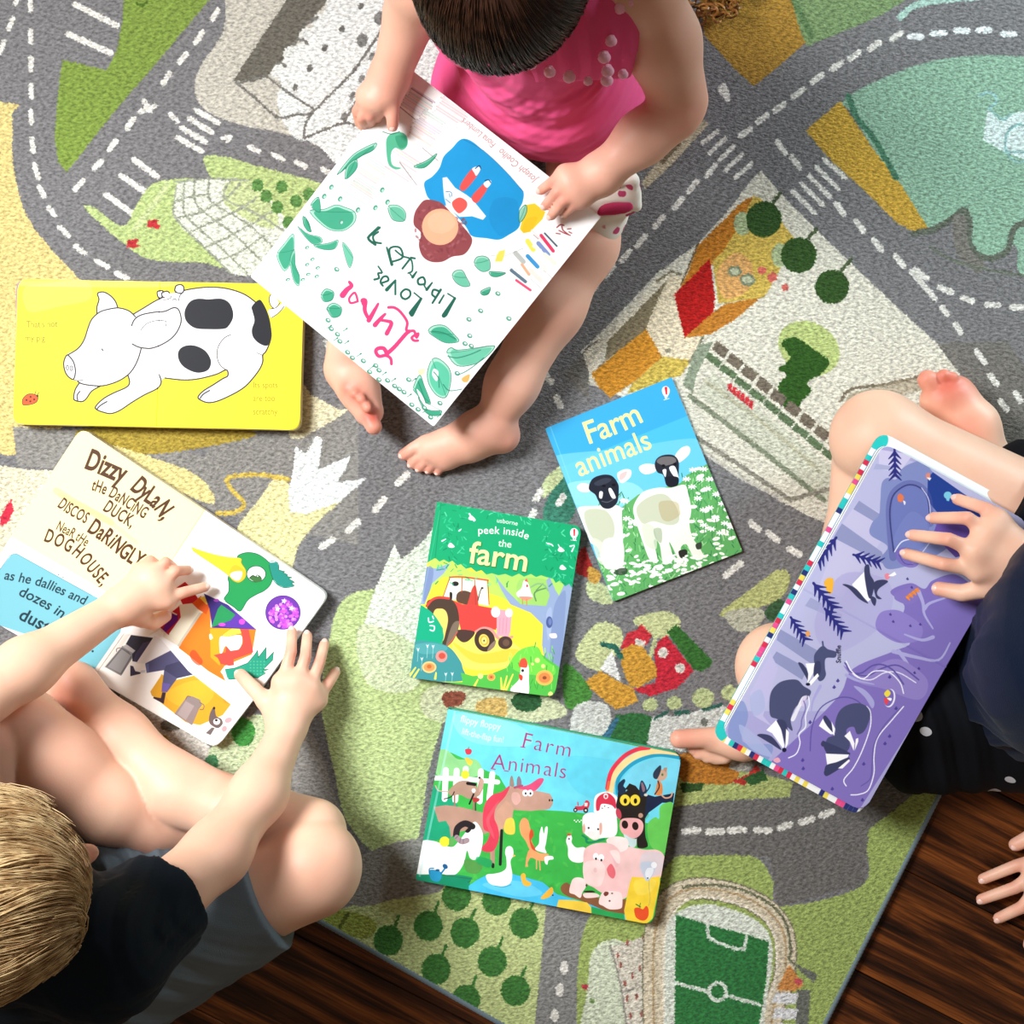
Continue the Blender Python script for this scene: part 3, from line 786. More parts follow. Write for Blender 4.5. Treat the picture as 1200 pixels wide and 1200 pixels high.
# ---- split-page board book in the left boy's hands
def duck_book():
    TL, TR, BR, BL = (95, 501), (385, 697), (252, 878), (-38, 712)
    pl = Plane([TL, TR, BR, BL], .02)
    c = pl.canvas('#fbfaf6')
    br = '#4a2a10'
    # cream upper left
    c.p('#fbe9b0', '60,460 241,597 163,716 108,786 -20,640'); c.p('#fbe9b0', '-30,640 12,628 132,700 180,735 120,795 -60,690')
    c.p('#fbfaf8', '-60,640 10,628 125,695 190,745 180,790 90,840 -60,760')
    c.l('#e2b860', 8, '66,575 90,590 130,612', al=.35); c.l('#e8c878', 5, '70,580 120,606 160,636', al=.3)
    c.f = (60, 500, 6.667)
    c.t('Dizzy', [(258, 320), (420, 385), (640, 485)], 160, br, .03, narrow=.62, sp=1.02)
    c.t('DyLaN,', [(615, 485), (700, 560), (800, 640), (905, 800)], 140, br, .03, narrow=.58, sp=1.0)
    c.t('tHe DaNCiNG', [(312, 492), (450, 545), (600, 640), (765, 745)], 92, br, .018, narrow=.56, sp=1.04)
    c.t('DUCK,', [(400, 650), (500, 715), (640, 800)], 98, br, .02, narrow=.58, sp=1.08)
    c.t('DISCOS', [(46, 622), (130, 680), (290, 770)], 90, br, .018, narrow=.55, sp=1.08)
    c.t('DaRiNGLY', [(278, 815), (430, 920), (560, 1030), (760, 1150)], 124, br, .025, narrow=.6, sp=1.03)
    c.t('NeaR tHe', [(34, 800), (130, 850), (230, 910), (340, 990)], 78, br, .012, narrow=.58, sp=1.03)
    c.t('DOGHOUSE,', [(-60, 890), (60, 940), (180, 1010), (290, 1130), (400, 1260), (470, 1380)], 104, br, .022, narrow=.6, sp=1.16)
    # teal panel with second verse
    c.f = (0, 640, 7.5)
    c.p('#6fb0bd', '-300,280 0,190 90,75 140,66 820,440 1100,560 1050,760 830,1080 640,1000 200,770 -300,600'); c.l('#4f8794', 5, '-40,240 0,190 75,85 110,67 140,68 800,432', False)
    dk = '#17303c'
    c.t('as he dallies and', [(26, 290), (330, 350), (560, 440), (980, 630)], 84, dk, .01, narrow=.95, it=.12)
    c.t('dozes in', [(150, 430), (300, 500), (460, 590), (640, 700)], 92, dk, .012, narrow=1.0, it=.12)
    c.t('dusty', [(150, 640), (280, 700), (420, 780), (560, 860)], 112, dk, .018, it=.1)
    c.t('y.', [(745, 900), (860, 960)], 90, dk, .014)
    c.t('. .', [(500, 250), (640, 330)], 60, dk, .01)
    # lower page: churns, trousers
    c.f = (100, 720, 6)
    c.p('#fbf8f2', '250,130 330,140 480,160 640,240 1170,600 900,945 330,610 70,380'); c.p('#e8e0d8', '60,385 230,140 310,140 135,375')
    c.p('#8d8b8a', '130,370 255,220 330,250 345,275 245,432'); c.p('#6a6868', '140,365 250,235 300,262 320,300 250,425'); c.p('#9a9898', '150,368 250,245 315,290 240,415')
    c.p('#b9b6b4', '255,225 300,205 350,262 345,280 310,262'); c.l('#55504e', 4, '212,262 215,242 240,235')
    c.p('#34343f', '315,145 470,165 470,200 360,335 325,330 322,280 345,255 290,215 278,210'); c.p('#4a4560', '400,200 470,185 365,338 330,330 345,280')
    c.p('#ece8e6', '480,150 640,236 410,345 350,345'); 
    c.p('#dca12a', '530,420 600,470 860,405 1070,565 960,710 800,780 700,760 460,570 450,540'); c.p('#fbf8f2', '430,400 540,400 520,440 450,545 420,520')
    c.b('#e8b436', '560,560 700,480 820,470 900,560 800,660 640,640', .7); c.e('#c98518', 1000, 590, 40, 40, 0, .6)
    c.p('#565478', '415,345 630,236 860,400 640,450 570,545 530,545 548,392 425,412'); c.p('#42415f', '548,392 560,360 720,310 860,400 640,450'); c.p('#6a6fa0', '415,350 440,345 440,410 425,412'); c.p('#6a5aa0', '535,480 590,490 570,548 530,545')
    c.p('#3f3b50', '310,360 330,365 345,400 385,408 380,418 310,435'); c.p('#d5dadf', '385,395 415,390 415,410 380,412')
    c.p('#3a2730', '535,548 560,550 545,630 470,590 475,580 525,590')
    c.p('#8f7f7c', '620,700 700,590 800,650 745,782'); c.p('#a39491', '640,700 700,610 760,645 700,745'); c.p('#8a7d7a', '700,590 715,575 750,578 800,600 815,640 790,670'); c.l('#6d6260', 5, '800,620 828,640 822,668 800,670'); c.l('#4a3f3c', 3, '700,598 712,576 735,578')
    c.b('#6a5a58', '865,760 870,700 900,650 915,715 950,735 960,770 930,800 895,790'); c.e('#2a2020', 900, 660, 8, 10); c.e('#fff', 918, 755, 24, 22); c.e('#2a2020', 915, 745, 10, 9); c.e('#e8a0a8', 1000, 745, 27, 18, -20); c.e('#e8a0a8', 972, 806, 18, 22, 20)
    c.p('#6a6260', '885,795 905,800 875,850 840,835'); 
    # duck page
    c.f = (200, 620, 6)
    c.p('#fdfdfb', '240,-130 520,-20 1120,460 770,1100 540,1330 120,1000 -140,700 0,500')
    c.p('#c22028', '40,410 100,370 130,400 180,470 240,560 200,640 120,600 60,480'); c.p('#8a1a30', '50,420 90,390 120,410 60,450')
    c.p('#ece4cc', '60,530 150,520 240,590 150,740 60,830 -60,760 -40,640'); c.p('#c8c2b0', '200,585 240,590 60,835 40,820')
    c.p('#c02030', '-90,700 -30,610 60,540 70,620 -20,745'); c.p('#6a1a80', '-70,720 10,590 50,600 50,640 -40,730'); c.l('#e8dcc0', 10, '10,585 40,600'); c.l('#f0e8da', 12, '-150,740 -80,700 30,800', False)
    c.p('#e87a1e', '50,835 210,600 250,560 280,530 280,690 600,700 570,880 380,960 350,1000 380,1070 260,1000'); c.p('#e05a1a', '150,520 210,470 275,530 250,600 190,560'); c.p('#f2a020', '275,700 480,690 350,780 345,960 280,900'); c.b('#d8401e', '130,870 170,850 220,930 190,960 140,920', .7)
    c.p('#f6cf4a', '200,480 240,470 275,520 250,530'); c.p('#ffe04a', '370,740 440,690 480,690 500,730 360,760'); c.b('#fff6c8', '270,740 285,738 295,765 275,775')
    c.b('#fdfdf8', '345,760 400,755 490,745 500,800 470,850 420,860 385,820 360,870 345,865'); c.p('#d9483f', '480,690 545,692 580,865 440,915 445,955 410,960 350,945 330,905 300,885 385,865 390,820 420,855 480,845 508,800 500,740')
    c.p('#3a2878', '232,452 400,530 600,705 290,692 272,560'); c.p('#5a35a0', '400,530 600,705 400,690 330,680 460,600'); c.p('#1f8a50', '285,690 330,560 355,530 455,600 420,640'); c.e('#d04ac0', 500, 650, 22, 20); c.e('#c848c0', 360, 670, 25, 12); c.e('#9a40a8', 320, 500, 20, 10)
    # neck and head
    G = '#1b8f4c'; gd = '#0f5a38'
    nk = '375,495 405,440 408,380 405,330 460,215 480,180 545,163 620,180 690,235 720,300 705,380 660,430 600,460 540,500 490,575 440,545'
    c.b(G, nk); c.l(gd, 5, nk, closed=True)
    hr = '690,235 745,232 760,265 760,285 800,298 790,305 820,320 815,330 850,340 830,348 868,372 850,380 865,400 800,412 750,390 715,345'
    c.p('#1f8578', hr); c.l(gd, 4, hr, closed=True)
    c.b('#f5c82a', '150,125 180,138 300,175 400,195 490,205 495,240 525,290 520,340 480,372 440,360 405,325 330,270 210,190 155,150'); c.b('#f08a1c', '410,300 450,250 520,290 515,340 480,370 430,350', .35); c.b('#fff4cf', '415,325 440,300 500,298 490,350 455,360'); c.l('#d99a1c', 4, '155,150 210,190 330,270 405,325 440,360 480,372 520,340 525,290 495,240 490,205')
    c.e('#fff', 600, 315, 66, 56); c.l('#0c3a28', 4, [(600 + 66 * math.cos(t), 315 + 56 * math.sin(t)) for t in np.linspace(0, 6.3, 22)]); c.b('#3a6a34', '552,345 575,325 600,335 625,330 638,360 600,372'); c.l('#1a3020', 5, '552,345 575,325 600,335 605,322 625,330 638,350')
    # tail feathers
    tf = '380,985 450,975 540,940 590,880 610,850 615,900 670,830 668,920 722,862 715,920 650,985 685,985 645,1000 665,1012 610,1045 560,1040 400,1058'
    c.p('#24957a', tf); c.l(gd, 4, tf, False); 
    for x in range(560, 680, 24):
        for y in range(930, 1020, 22): c.e('#4ab088', x, y, 6)
    # purple sticker
    c.e('#6a35a0', 788, 585, 121, 118); c.l('#4a2080', 5, [(788 + 121 * math.cos(t), 585 + 118 * math.sin(t)) for t in np.linspace(0, 6.3, 40)])
    rr = random.Random(3)
    for i in range(150):
        x, y = rr.uniform(690, 890), rr.uniform(500, 695)
        if math.hypot(x - 788, y - 585) < 105 and abs(x - 800) < (y - 490) * 1.2: c.e(rr.choice(['#e06ae0', '#c850d0', '#f090e8', '#b048c8']), x, y, 11, 11)
    for x, y in ((795, 505), (750, 560), (848, 555)): c.p('#fff', [(x + (22 if i % 2 == 0 else 9) * math.cos(i * math.pi / 5 - 1.3), y + (22 if i % 2 == 0 else 9) * math.sin(i * math.pi / 5 - 1.3)) for i in range(10)])
    c.f = (0, 0, 1)
    m = print_mat('duck_print', c); ed = WHITE
    r = book_root('board_book', 'open split-page board book with brown rhyme on cream and a green duck', 'book', pl, .02)
    cv = [P(93, 505, .004), P(380, 698, .004), P(252, 872, .004), P(-34, 708, .004)]
    slab('cover', rounded(cv, .008), Vector((0, 0, 1)), 0, .0035, [simple('duck_cover', '#2a2a33', .5), simple('duck_cover_edge', '#2a2a33', .5)], r, label='dark cover board')
    at = pl.at
    # fold and split lines
    ft, fm, fb = at(240, 598), at(163, 717), at(108, 796)
    sl, sr = at(12, 628), at(298, 818)
    a, b, cc, d = pl.c
    for nm, q, rr_, t0 in (('page', [a, ft, fm, sl], (.011, 0, 0, .004), .0), ('page', [ft, b, sr, fm], (0, .011, .004, 0), .0),
                           ('page', [sl, fm, fb, d], (.004, 0, 0, .011), .003), ('page', [fm, sr, cc, fb], (0, .004, .011, 0), .003)):
        for k_ in range(3):
            slab('page' if k_ == 0 else 'page_block', rounded(q, rr_), pl.N, .0002 + t0 + k_ * .0049, .0044 if k_ < 2 else .0155 - t0 - 2 * .0049, [m if k_ == 0 else ed, ed], r, c if k_ == 0 else None, .0008)
    return r


duck_book()


def hard_book(root, pl, m, cv, th, edge, rad, board=.0025, paper=PAPER, spine=(3, 0), spine_mat=None):
    """closed book: front cover, page block, back cover, spine along the edge between two corner indices"""
    rr = [rad] * 4
    for k in spine: rr[k] = .0015
    slab('front_cover', rounded(pl.c, rr), pl.N, 0, board, [m, edge], root, cv, .0007)
    slab('page_block', rounded(inset(pl.c, .0022), [max(r - .002, .001) for r in rr]), pl.N, board + .0001, th - 2 * board - .0002, [paper, paper], root, None, 0)
    slab('back_cover', rounded(pl.c, rr), pl.N, th - board, board, [edge, edge], root, None, .0006)
    a, b = pl.c[spine[0]], pl.c[spine[1]]
    d = (b - a).normalized(); out = d.cross(pl.N)
    if out.dot(a - sum(pl.c, Vector()) / 4) < 0: out = -out
    q = [a + d * .001 + out * .0002, b - d * .001 + out * .0002, b - d * .001 - out * .0022, a + d * .001 - out * .0022]
    slab('spine', q, pl.N, .0008, th - .0016, [edge, spine_mat or edge], root, None, .0006)


# ---- green tractor book
def tractor_book():
    pl = Plane([(512, 588), (682, 617), (650, 817), (480, 794)], .016)
    c = pl.canvas('#f6d43c')
    c.f = (470, 580, 5)
    G = '#12a06a'; rnd = random.Random(5)
    c.p('#f8dc3e', '0,0 1200,0 1200,1300 0,1300'); c.b('#f9e68a', '350,700 700,900 650,1000 400,1020 300,900', .5)
    c.b('#b8d860', '180,380 330,400 420,450 560,470 650,620 560,590 400,540 280,480 200,520 120,640'); c.b('#a8d468', '520,440 1000,480 960,620 800,660 650,640 570,540')
    c.b('#8fc468', '690,500 860,500 870,600 850,650 700,650', .6)
    # tree
    Tn = '#8fa2c4'
    c.p(Tn, '545,465 620,560 700,640 850,650 870,590 850,500 870,480 905,560 925,590 975,480 1010,520 960,860 930,1010 850,1000 825,880 830,760 760,690 640,640 590,560')
    c.b('#7488b4', '870,1000 880,800 900,640 960,560 960,700 930,1000', .6); c.b('#a8b8d4', '850,700 880,660 880,780 860,850', .6)
    c.e('#4a5a90', 868, 745, 19, 34); c.e('#6a7cb0', 872, 742, 10, 20); c.b('#e8d8d8', '868,815 905,810 912,835 880,838')
    c.p(Tn, '150,420 200,430 290,400 250,460 180,520 140,640 110,640'); c.b('#5f74a4', '150,430 190,440 170,560 130,620', .5)
    # hen on branch
    c.b('#fff', '720,500 745,520 760,570 770,600 730,612 690,600 675,575 705,545'); c.p('#e0584a', '722,505 735,488 745,510'); c.e('#d83a30', 738, 532, 6, 9); c.b('#e8907a', '690,595 770,598 730,620'); c.l('#d87a4a', 5, '710,610 712,640'); c.l('#d87a4a', 5, '735,610 736,645')
    c.l('#5a8a5a', 8, '790,620 780,580 800,560 850,545'); c.l('#5a8a5a', 6, '790,560 830,520'); c.l('#7fae7a', 8, '760,540 800,520 840,530 860,560')
    # tractor
    R = '#e0443f'
    c.b('#e0b82e', '300,860 450,930 650,900 700,930 600,980 420,975', .6)
    c.p('#f4ecd0', '285,485 500,500 515,650 245,600'); c.b('#fff', '300,520 330,530 325,610 290,600'); c.e('#222', 318, 520, 20, 14); c.b('#222', '285,570 300,575 298,612 286,610')
    c.b('#5a4234', '330,575 370,560 420,575 450,590 440,650 370,640 325,620'); c.e('#5a4234', 345, 595, 22, 24); c.b('#c8463c', '400,600 420,540 440,540 450,680 380,690')
    for q in ('285,485 245,600', '358,482 355,570', '430,490 440,680', '508,500 515,640'): c.l('#b03a30', 5, q)
    c.l('#d8503f', 9, '285,482 360,480 510,500'); c.l('#303030', 5, '450,620 465,560 478,545'); c.e('#303030', 475, 545, 8, 6)
    c.p(R, '300,615 360,640 440,645 560,668 560,780 500,800 440,790 350,790 330,700'); c.p(R, '360,650 350,780 430,800 500,780 555,790 555,680'); c.p('#f0a0b0', '560,668 650,680 640,800 630,830 560,825'); c.e('#f4eef0', 553, 685, 26, 32); c.e('#f6e4ea', 632, 690, 22, 26)
    for x in (580, 600, 620): c.l('#d87a90', 3, [(x, 720), (x - 6, 810)])
    c.l('#f0948a', 16, '440,800 480,780 530,790 560,830 600,850 650,830'); c.e('#4a3630', 610, 865, 42, 38); c.e('#6a5040', 615, 865, 20, 20)
    c.b('#4a3630', '330,790 430,800 400,850 360,862 325,830')
    c.b('#4a3a30', '150,650 200,605 270,600 320,640 340,720 330,800 300,860 262,890 240,880'); c.b('#f0cf6a', '190,690 230,665 262,680 275,730 262,800 240,860 170,860'); c.l('#d8443c', 14, '150,650 180,615 220,600 280,605'); c.b('#7a6a5a', '300,760 340,740 330,800 290,860 262,880'); c.l('#c8584a', 6, '330,800 300,850 270,885')
    c.e('#43332c', 490, 850, 60, 68, -15); c.e('#f2cc5a', 486, 852, 30, 38, -15); c.e('#c8a040', 487, 852, 22, 28, -15); c.e('#f6dc7a', 487, 852, 16, 21); c.e('#333', 486, 853, 5, 6); c.b('#8a7466', '520,880 555,850 545,890 505,915')
    # bushes and ground
    c.p('#2fb46a', '90,660 140,660 180,690 220,740 245,780 248,830 240,880 180,900 120,870 60,860'); c.b('#14a57c', '100,660 150,665 200,710 240,780 245,850 180,880 80,860')
    for q in ('160,720 165,745 190,740', '170,765 195,770 190,795 170,790', '190,725 185,710'): c.l('#e8fff4', 7, q)
    c.b('#3f8f92', '60,870 180,860 280,890 340,960 360,1010 355,1090 20,1060'); c.b('#6ab4b4', '80,880 180,865 270,890 240,920 120,930', .4)
    for x, y in ((100, 905), (155, 885), (188, 888), (122, 960), (262, 1050), (300, 1048)): c.p('#dff0f4', [(x - 9, y - 12), (x, y - 4), (x + 9, y - 12), (x, y + 14)]); c.l('#bfe0e0', 2, [(x, y + 12), (x - 4, y + 70)])
    c.e('#e0908a', 237, 945, 34, 34); c.e('#c8503f', 240, 942, 20, 18); c.e('#f2c27a', 165, 1008, 42, 34); c.e('#e8945a', 165, 1008, 32, 24); c.e('#c06a2e', 165, 1004, 14, 12)
    c.p('#53b84a', '350,1040 420,1060 520,1050 620,1010 650,960 700,910 780,900 860,960 930,1010 900,1200 20,1100 360,1095')
    c.b('#6fd04a', '640,990 680,920 740,890 800,890 840,960 900,1010 880,1060 700,1040')
    for i in range(46):
        x, y = rnd.uniform(620, 900), rnd.uniform(890, 1150); c.l(rnd.choice(['#3f9f3a', '#7fdc5a', '#a8e86a']), 5, [(x, y), (x + rnd.uniform(-14, 14), y - 30)])
    for q in ('600,1140 620,1060', '615,1140 655,1050', '590,1140 585,1070', '430,1118 450,1080', '50,1060 85,1010', '75,1065 105,1020', '200,1075 205,1040', '20,1060 40,1010'): c.l('#f2dc5a', (14, 8), q)
    c.b('#fff', '640,1145 690,1080 700,1020 715,985 745,1000 748,1080 740,1170'); c.b('#e8503a', '690,1000 700,965 725,955 740,985 735,1010 710,1010'); c.e('#222', 712, 1028, 8, 9); c.b('#e0402f', '690,1050 712,1060 708,1085 695,1080')
    for x, y, r in ((840, 1070, 50), (528, 1066, 24)): c.e('#f4b45a', x, y, r, r * .9); c.e('#e8864a', x, y, r * .7, r * .6); c.e('#8a4a2a', x, y, r * .25, r * .2)
    for x, y, r in ((465, 1060, 16), (798, 968, 15), (832, 1002, 12), (875, 1165, 14), (770, 990, 8)): c.e('#e8f08a', x, y, r)
    # canopy
    c.p(G, '190,20 1080,160 1060,300 1030,470 1000,545 985,520 960,535 930,500 905,515 890,490 850,480 820,470 790,480 760,462 720,478 690,460 650,478 610,462 570,470 530,458 500,466 470,440 440,450 410,425 380,432 350,405 330,412 300,385 280,395 250,378 225,390 200,368 150,400')
    for i in range(340):
        x = rnd.uniform(215, 1040); y = rnd.uniform(40, 520)
        if 380 < x < 830 and 125 < y - (x - 400) * .12 < 470: continue
        a = rnd.uniform(0, 3.14)
        c.l(rnd.choice(['#35c58e', '#0c8658', '#66d8a8', '#2fb884', '#0a7a50']), rnd.uniform(4, 8), [(x, y), (x + 22 * math.cos(a), y + 22 * math.sin(a))], al=.75)
    for q in ('400,110 425,150 435,145', '860,285 880,290 890,300', '990,300 1015,295', '240,270 262,258', '340,210 352,200', '1000,330 1015,300'): c.l('#dff8ec', (10, 5), q)
    for x, y in ((292, 296), (412, 135), (935, 320), (945, 425)): c.b('#f4ece4', [(x - 18, y + 4), (x - 4, y - 16), (x + 12, y - 6), (x + 22, y + 8), (x, y + 14)])
    c.l('#e8fff4', 5, '850,280 875,290'); c.l('#e8fff4', 5, '920,290 930,310')
    c.l('#0c7a50', 6, '236,30 200,370', al=.5); c.l('#e8f8f0', 3, '228,90 120,640', al=.25)
    # titles
    c.t('usborne', [(560, 160), (640, 172), (730, 190)], 26, '#f4f8e8', .006, narrow=1.02)
    c.t('peek inside', [(452, 228), (560, 228), (700, 245), (800, 300)], 44, '#f0f4e4', .012, narrow=1.0, sp=1.04)
    c.t('the', [(570, 300), (665, 312)], 42, '#eaf6dc', .008)
    c.t('farm', [(403, 400), (600, 430), (800, 466)], 128, '#2a7a3a', .03, narrow=1.04)
    c.t('farm', [(400, 396), (600, 425), (800, 460)], 128, '#f6eda0', .016, narrow=1.04)
    # balloon emblem
    c.b('#f4f4f4', '990,215 1000,198 1018,195 1034,208 1036,230 1022,252 1004,250 992,235'); c.p('#d8283a', '1008,200 1020,200 1018,240 1010,240'); c.l('#f4f4f4', 5, '1008,252 1010,262 1020,262 1022,252'); c.l('#f4f4f4', 3, '992,264 1028,268')
    r = book_root('board_book', 'green closed board book with a red tractor on its cover, middle of the rug', 'book', pl, .016)
    e = simple('green_edge', '#1c8f6a', .5)
    hard_book(r, pl, print_mat('tractor_print', c), c, .0158, e, .009, paper=simple('board_pages', '#d9e6d2', .6), spine_mat=e)


tractor_book()


# ---- blue lamb book
def lamb_book():
    pl = Plane([(639, 502), (787, 442), (870, 646), (719, 705)], .0055)
    c = pl.canvas('#48b4e0')
    c.f = (640, 440, 4.445); rnd = random.Random(9)
    c.p('#3aa4d8', '-40,270 660,-20 760,200 20,500'); c.b('#74c8ea', '40,420 400,380 800,330 860,460 480,660 100,660 60,500', .7); c.b('#a4dcf0', '120,560 450,560 500,680 160,690', .6); c.l('#8ad0ee', 6, '20,262 360,1190', al=.4)
    # meadow
    c.p('#5fa860', '390,690 480,620 700,560 730,520 840,460 1040,920 350,1200 240,960 380,900')
    for i in range(900):
        x, y = rnd.uniform(270, 1030), rnd.uniform(470, 1180)
        if y < 480 + (840 - x) * .25 and x < 830: continue
        if x < 700 and y < 700 and x > 420: continue
        a = rnd.uniform(-2.4, -.7); L = rnd.uniform(14, 34)
        c.l(rnd.choice(['#4a9a58', '#2f7a48', '#8fcf8a', '#3c8850', '#a8d8a0', '#6ab470']), 5, [(x, y), (x + L * math.cos(a), y + L * math.sin(a))])
    for i in range(170):
        x, y = rnd.uniform(300, 1010), rnd.uniform(480, 1170)
        if x < 740 and y < 960 and not (390 < x < 470 and y > 640): continue
        r = rnd.uniform(8, 15); c.e('#f4f8f0', x, y, r * 1.5, r * .7, rnd.uniform(-40, 20)); c.e('#dfe8b8', x, y, 4)
    # flowers on stalks at right
    for x, y in ((765, 492), (820, 488), (730, 540), (800, 540), (760, 580), (850, 540), (840, 590), (885, 620), (915, 668), (790, 640), (820, 700), (850, 690), (880, 740), (930, 770), (905, 820), (960, 790), (820, 780), (860, 800), (410, 655), (450, 760), (420, 745)):
        c.l('#2f7a48', 3, [(x, y), (x + 6, y + 50)]); 
        for k in range(7): c.l('#fbfdf8', 6, [(x, y), (x + 20 * math.cos(k * .9), y + 12 * math.sin(k * .9))])
    lw = '#e9ecdf'; sh_ = '#b9bfa4'
    # left lamb
    c.b(lw, '165,690 250,680 380,680 395,760 400,880 390,1000 300,990 270,900 220,860 180,760'); c.b(sh_, '200,710 300,700 350,760 350,840 290,870 230,830', .8); c.b('#d3d8c4', '240,850 300,880 300,980 268,960', .8)
    c.b(lw, '300,860 395,860 400,990 350,1010 300,990')
    c.b('#f0e8e4', '160,580 190,560 235,575 225,605 180,605'); c.b('#e8e0dc', '370,510 410,488 442,495 438,530 400,560 380,550'); c.b('#c8a8a8', '385,515 420,500 410,530 385,545', .6)
    c.b('#1f2330', '222,590 240,540 290,518 340,522 372,560 378,600 370,660 335,692 295,688 270,650 255,620'); c.b('#fff', '325,590 340,590 362,635 345,640 330,615'); c.b('#e8e8ec', '278,605 295,608 290,640 276,635')
    c.e('#0c0c14', 300, 575, 10, 7); c.e('#0c0c14', 352, 570, 10, 7); c.b('#444a58', '250,560 300,535 340,540 320,560 270,575', .6); c.l('#555a66', 4, '290,655 320,660 350,645')
    # right lamb
    c.b(lw, '455,680 500,610 580,585 650,585 720,570 740,620 755,700 745,760 760,840 800,900 820,950 770,950 730,880 700,900 720,950 700,980 660,900 640,870 660,960 610,980 590,880 560,860 580,970 540,960 510,890 480,800 460,740')
    c.b(sh_, '470,690 540,630 620,620 680,690 690,760 640,780 560,760 500,770', .8); c.b('#b09c70', '590,660 680,660 700,720 640,760 600,740', .5); c.b('#cfd4c0', '500,780 560,790 575,900 520,880', .8); c.b('#f6f6ee', '690,580 740,640 750,740 700,720', .8)
    c.b('#8fa080', '560,800 600,800 600,870 570,850', .6); c.b('#2a2a26', '690,915 730,908 732,945 700,950'); c.b('#3a4034', '778,880 805,870 808,900 785,905')
    c.b('#f4efec', '485,475 520,460 570,468 568,500 520,515 490,500'); c.b('#f4f2f0', '670,420 700,380 735,368 750,385 740,415 700,450 680,450'); c.b('#e0c8c8', '500,480 550,478 540,498', .6)
    c.b('#252833', '565,470 575,435 610,415 660,415 688,445 690,500 685,560 655,582 625,570 610,520 580,505'); c.b('#8a8480', '575,450 600,425 660,425 675,450 620,470', .7); c.b('#fff', '640,480 670,475 690,540 660,520'); c.b('#eee', '605,495 625,490 620,530')
    c.b('#1a1c26', '625,530 685,530 685,570 655,580 630,570'); c.e('#0c0c14', 610, 470, 9, 7); c.e('#0c0c14', 670, 462, 9, 7)
    for i in range(170):
        x, y = rnd.uniform(270, 830), rnd.uniform(930, 1100)
        if rnd.random() < .8: c.e('#f2f6ee', x, y, rnd.uniform(8, 18), rnd.uniform(4, 8), rnd.uniform(-30, 30))
    c.b('#2a3a2a', '350,1030 380,1005 420,1005 420,1030 390,1040', .8)
    c.t('Farm', [(222, 357), (400, 290), (560, 212)], 118, '#f2ee9a', .012, narrow=.92, sp=1.0)
    c.t('animals', [(178, 526), (350, 455), (520, 390), (700, 305)], 110, '#f2ee9a', .008, narrow=.88, sp=1.02)
    c.b('#f4f4f4', '602,80 608,62 625,56 640,68 642,88 630,110 612,105'); c.p('#d8283a', '615,60 630,60 630,100 622,100'); c.l('#f4f4f4', 4, '618,108 622,120 630,110'); c.l('#f4f4f4', 3, '612,128 640,120')
    r = book_root('paperback_book', 'light blue thin book with two black-faced lambs on its cover', 'book', pl, .0055)
    e = simple('blue_edge', '#4aa7c8', .5)
    hard_book(r, pl, print_mat('lamb_print', c), c, .0054, e, .0012, board=.0009, spine_mat=e)


lamb_book()


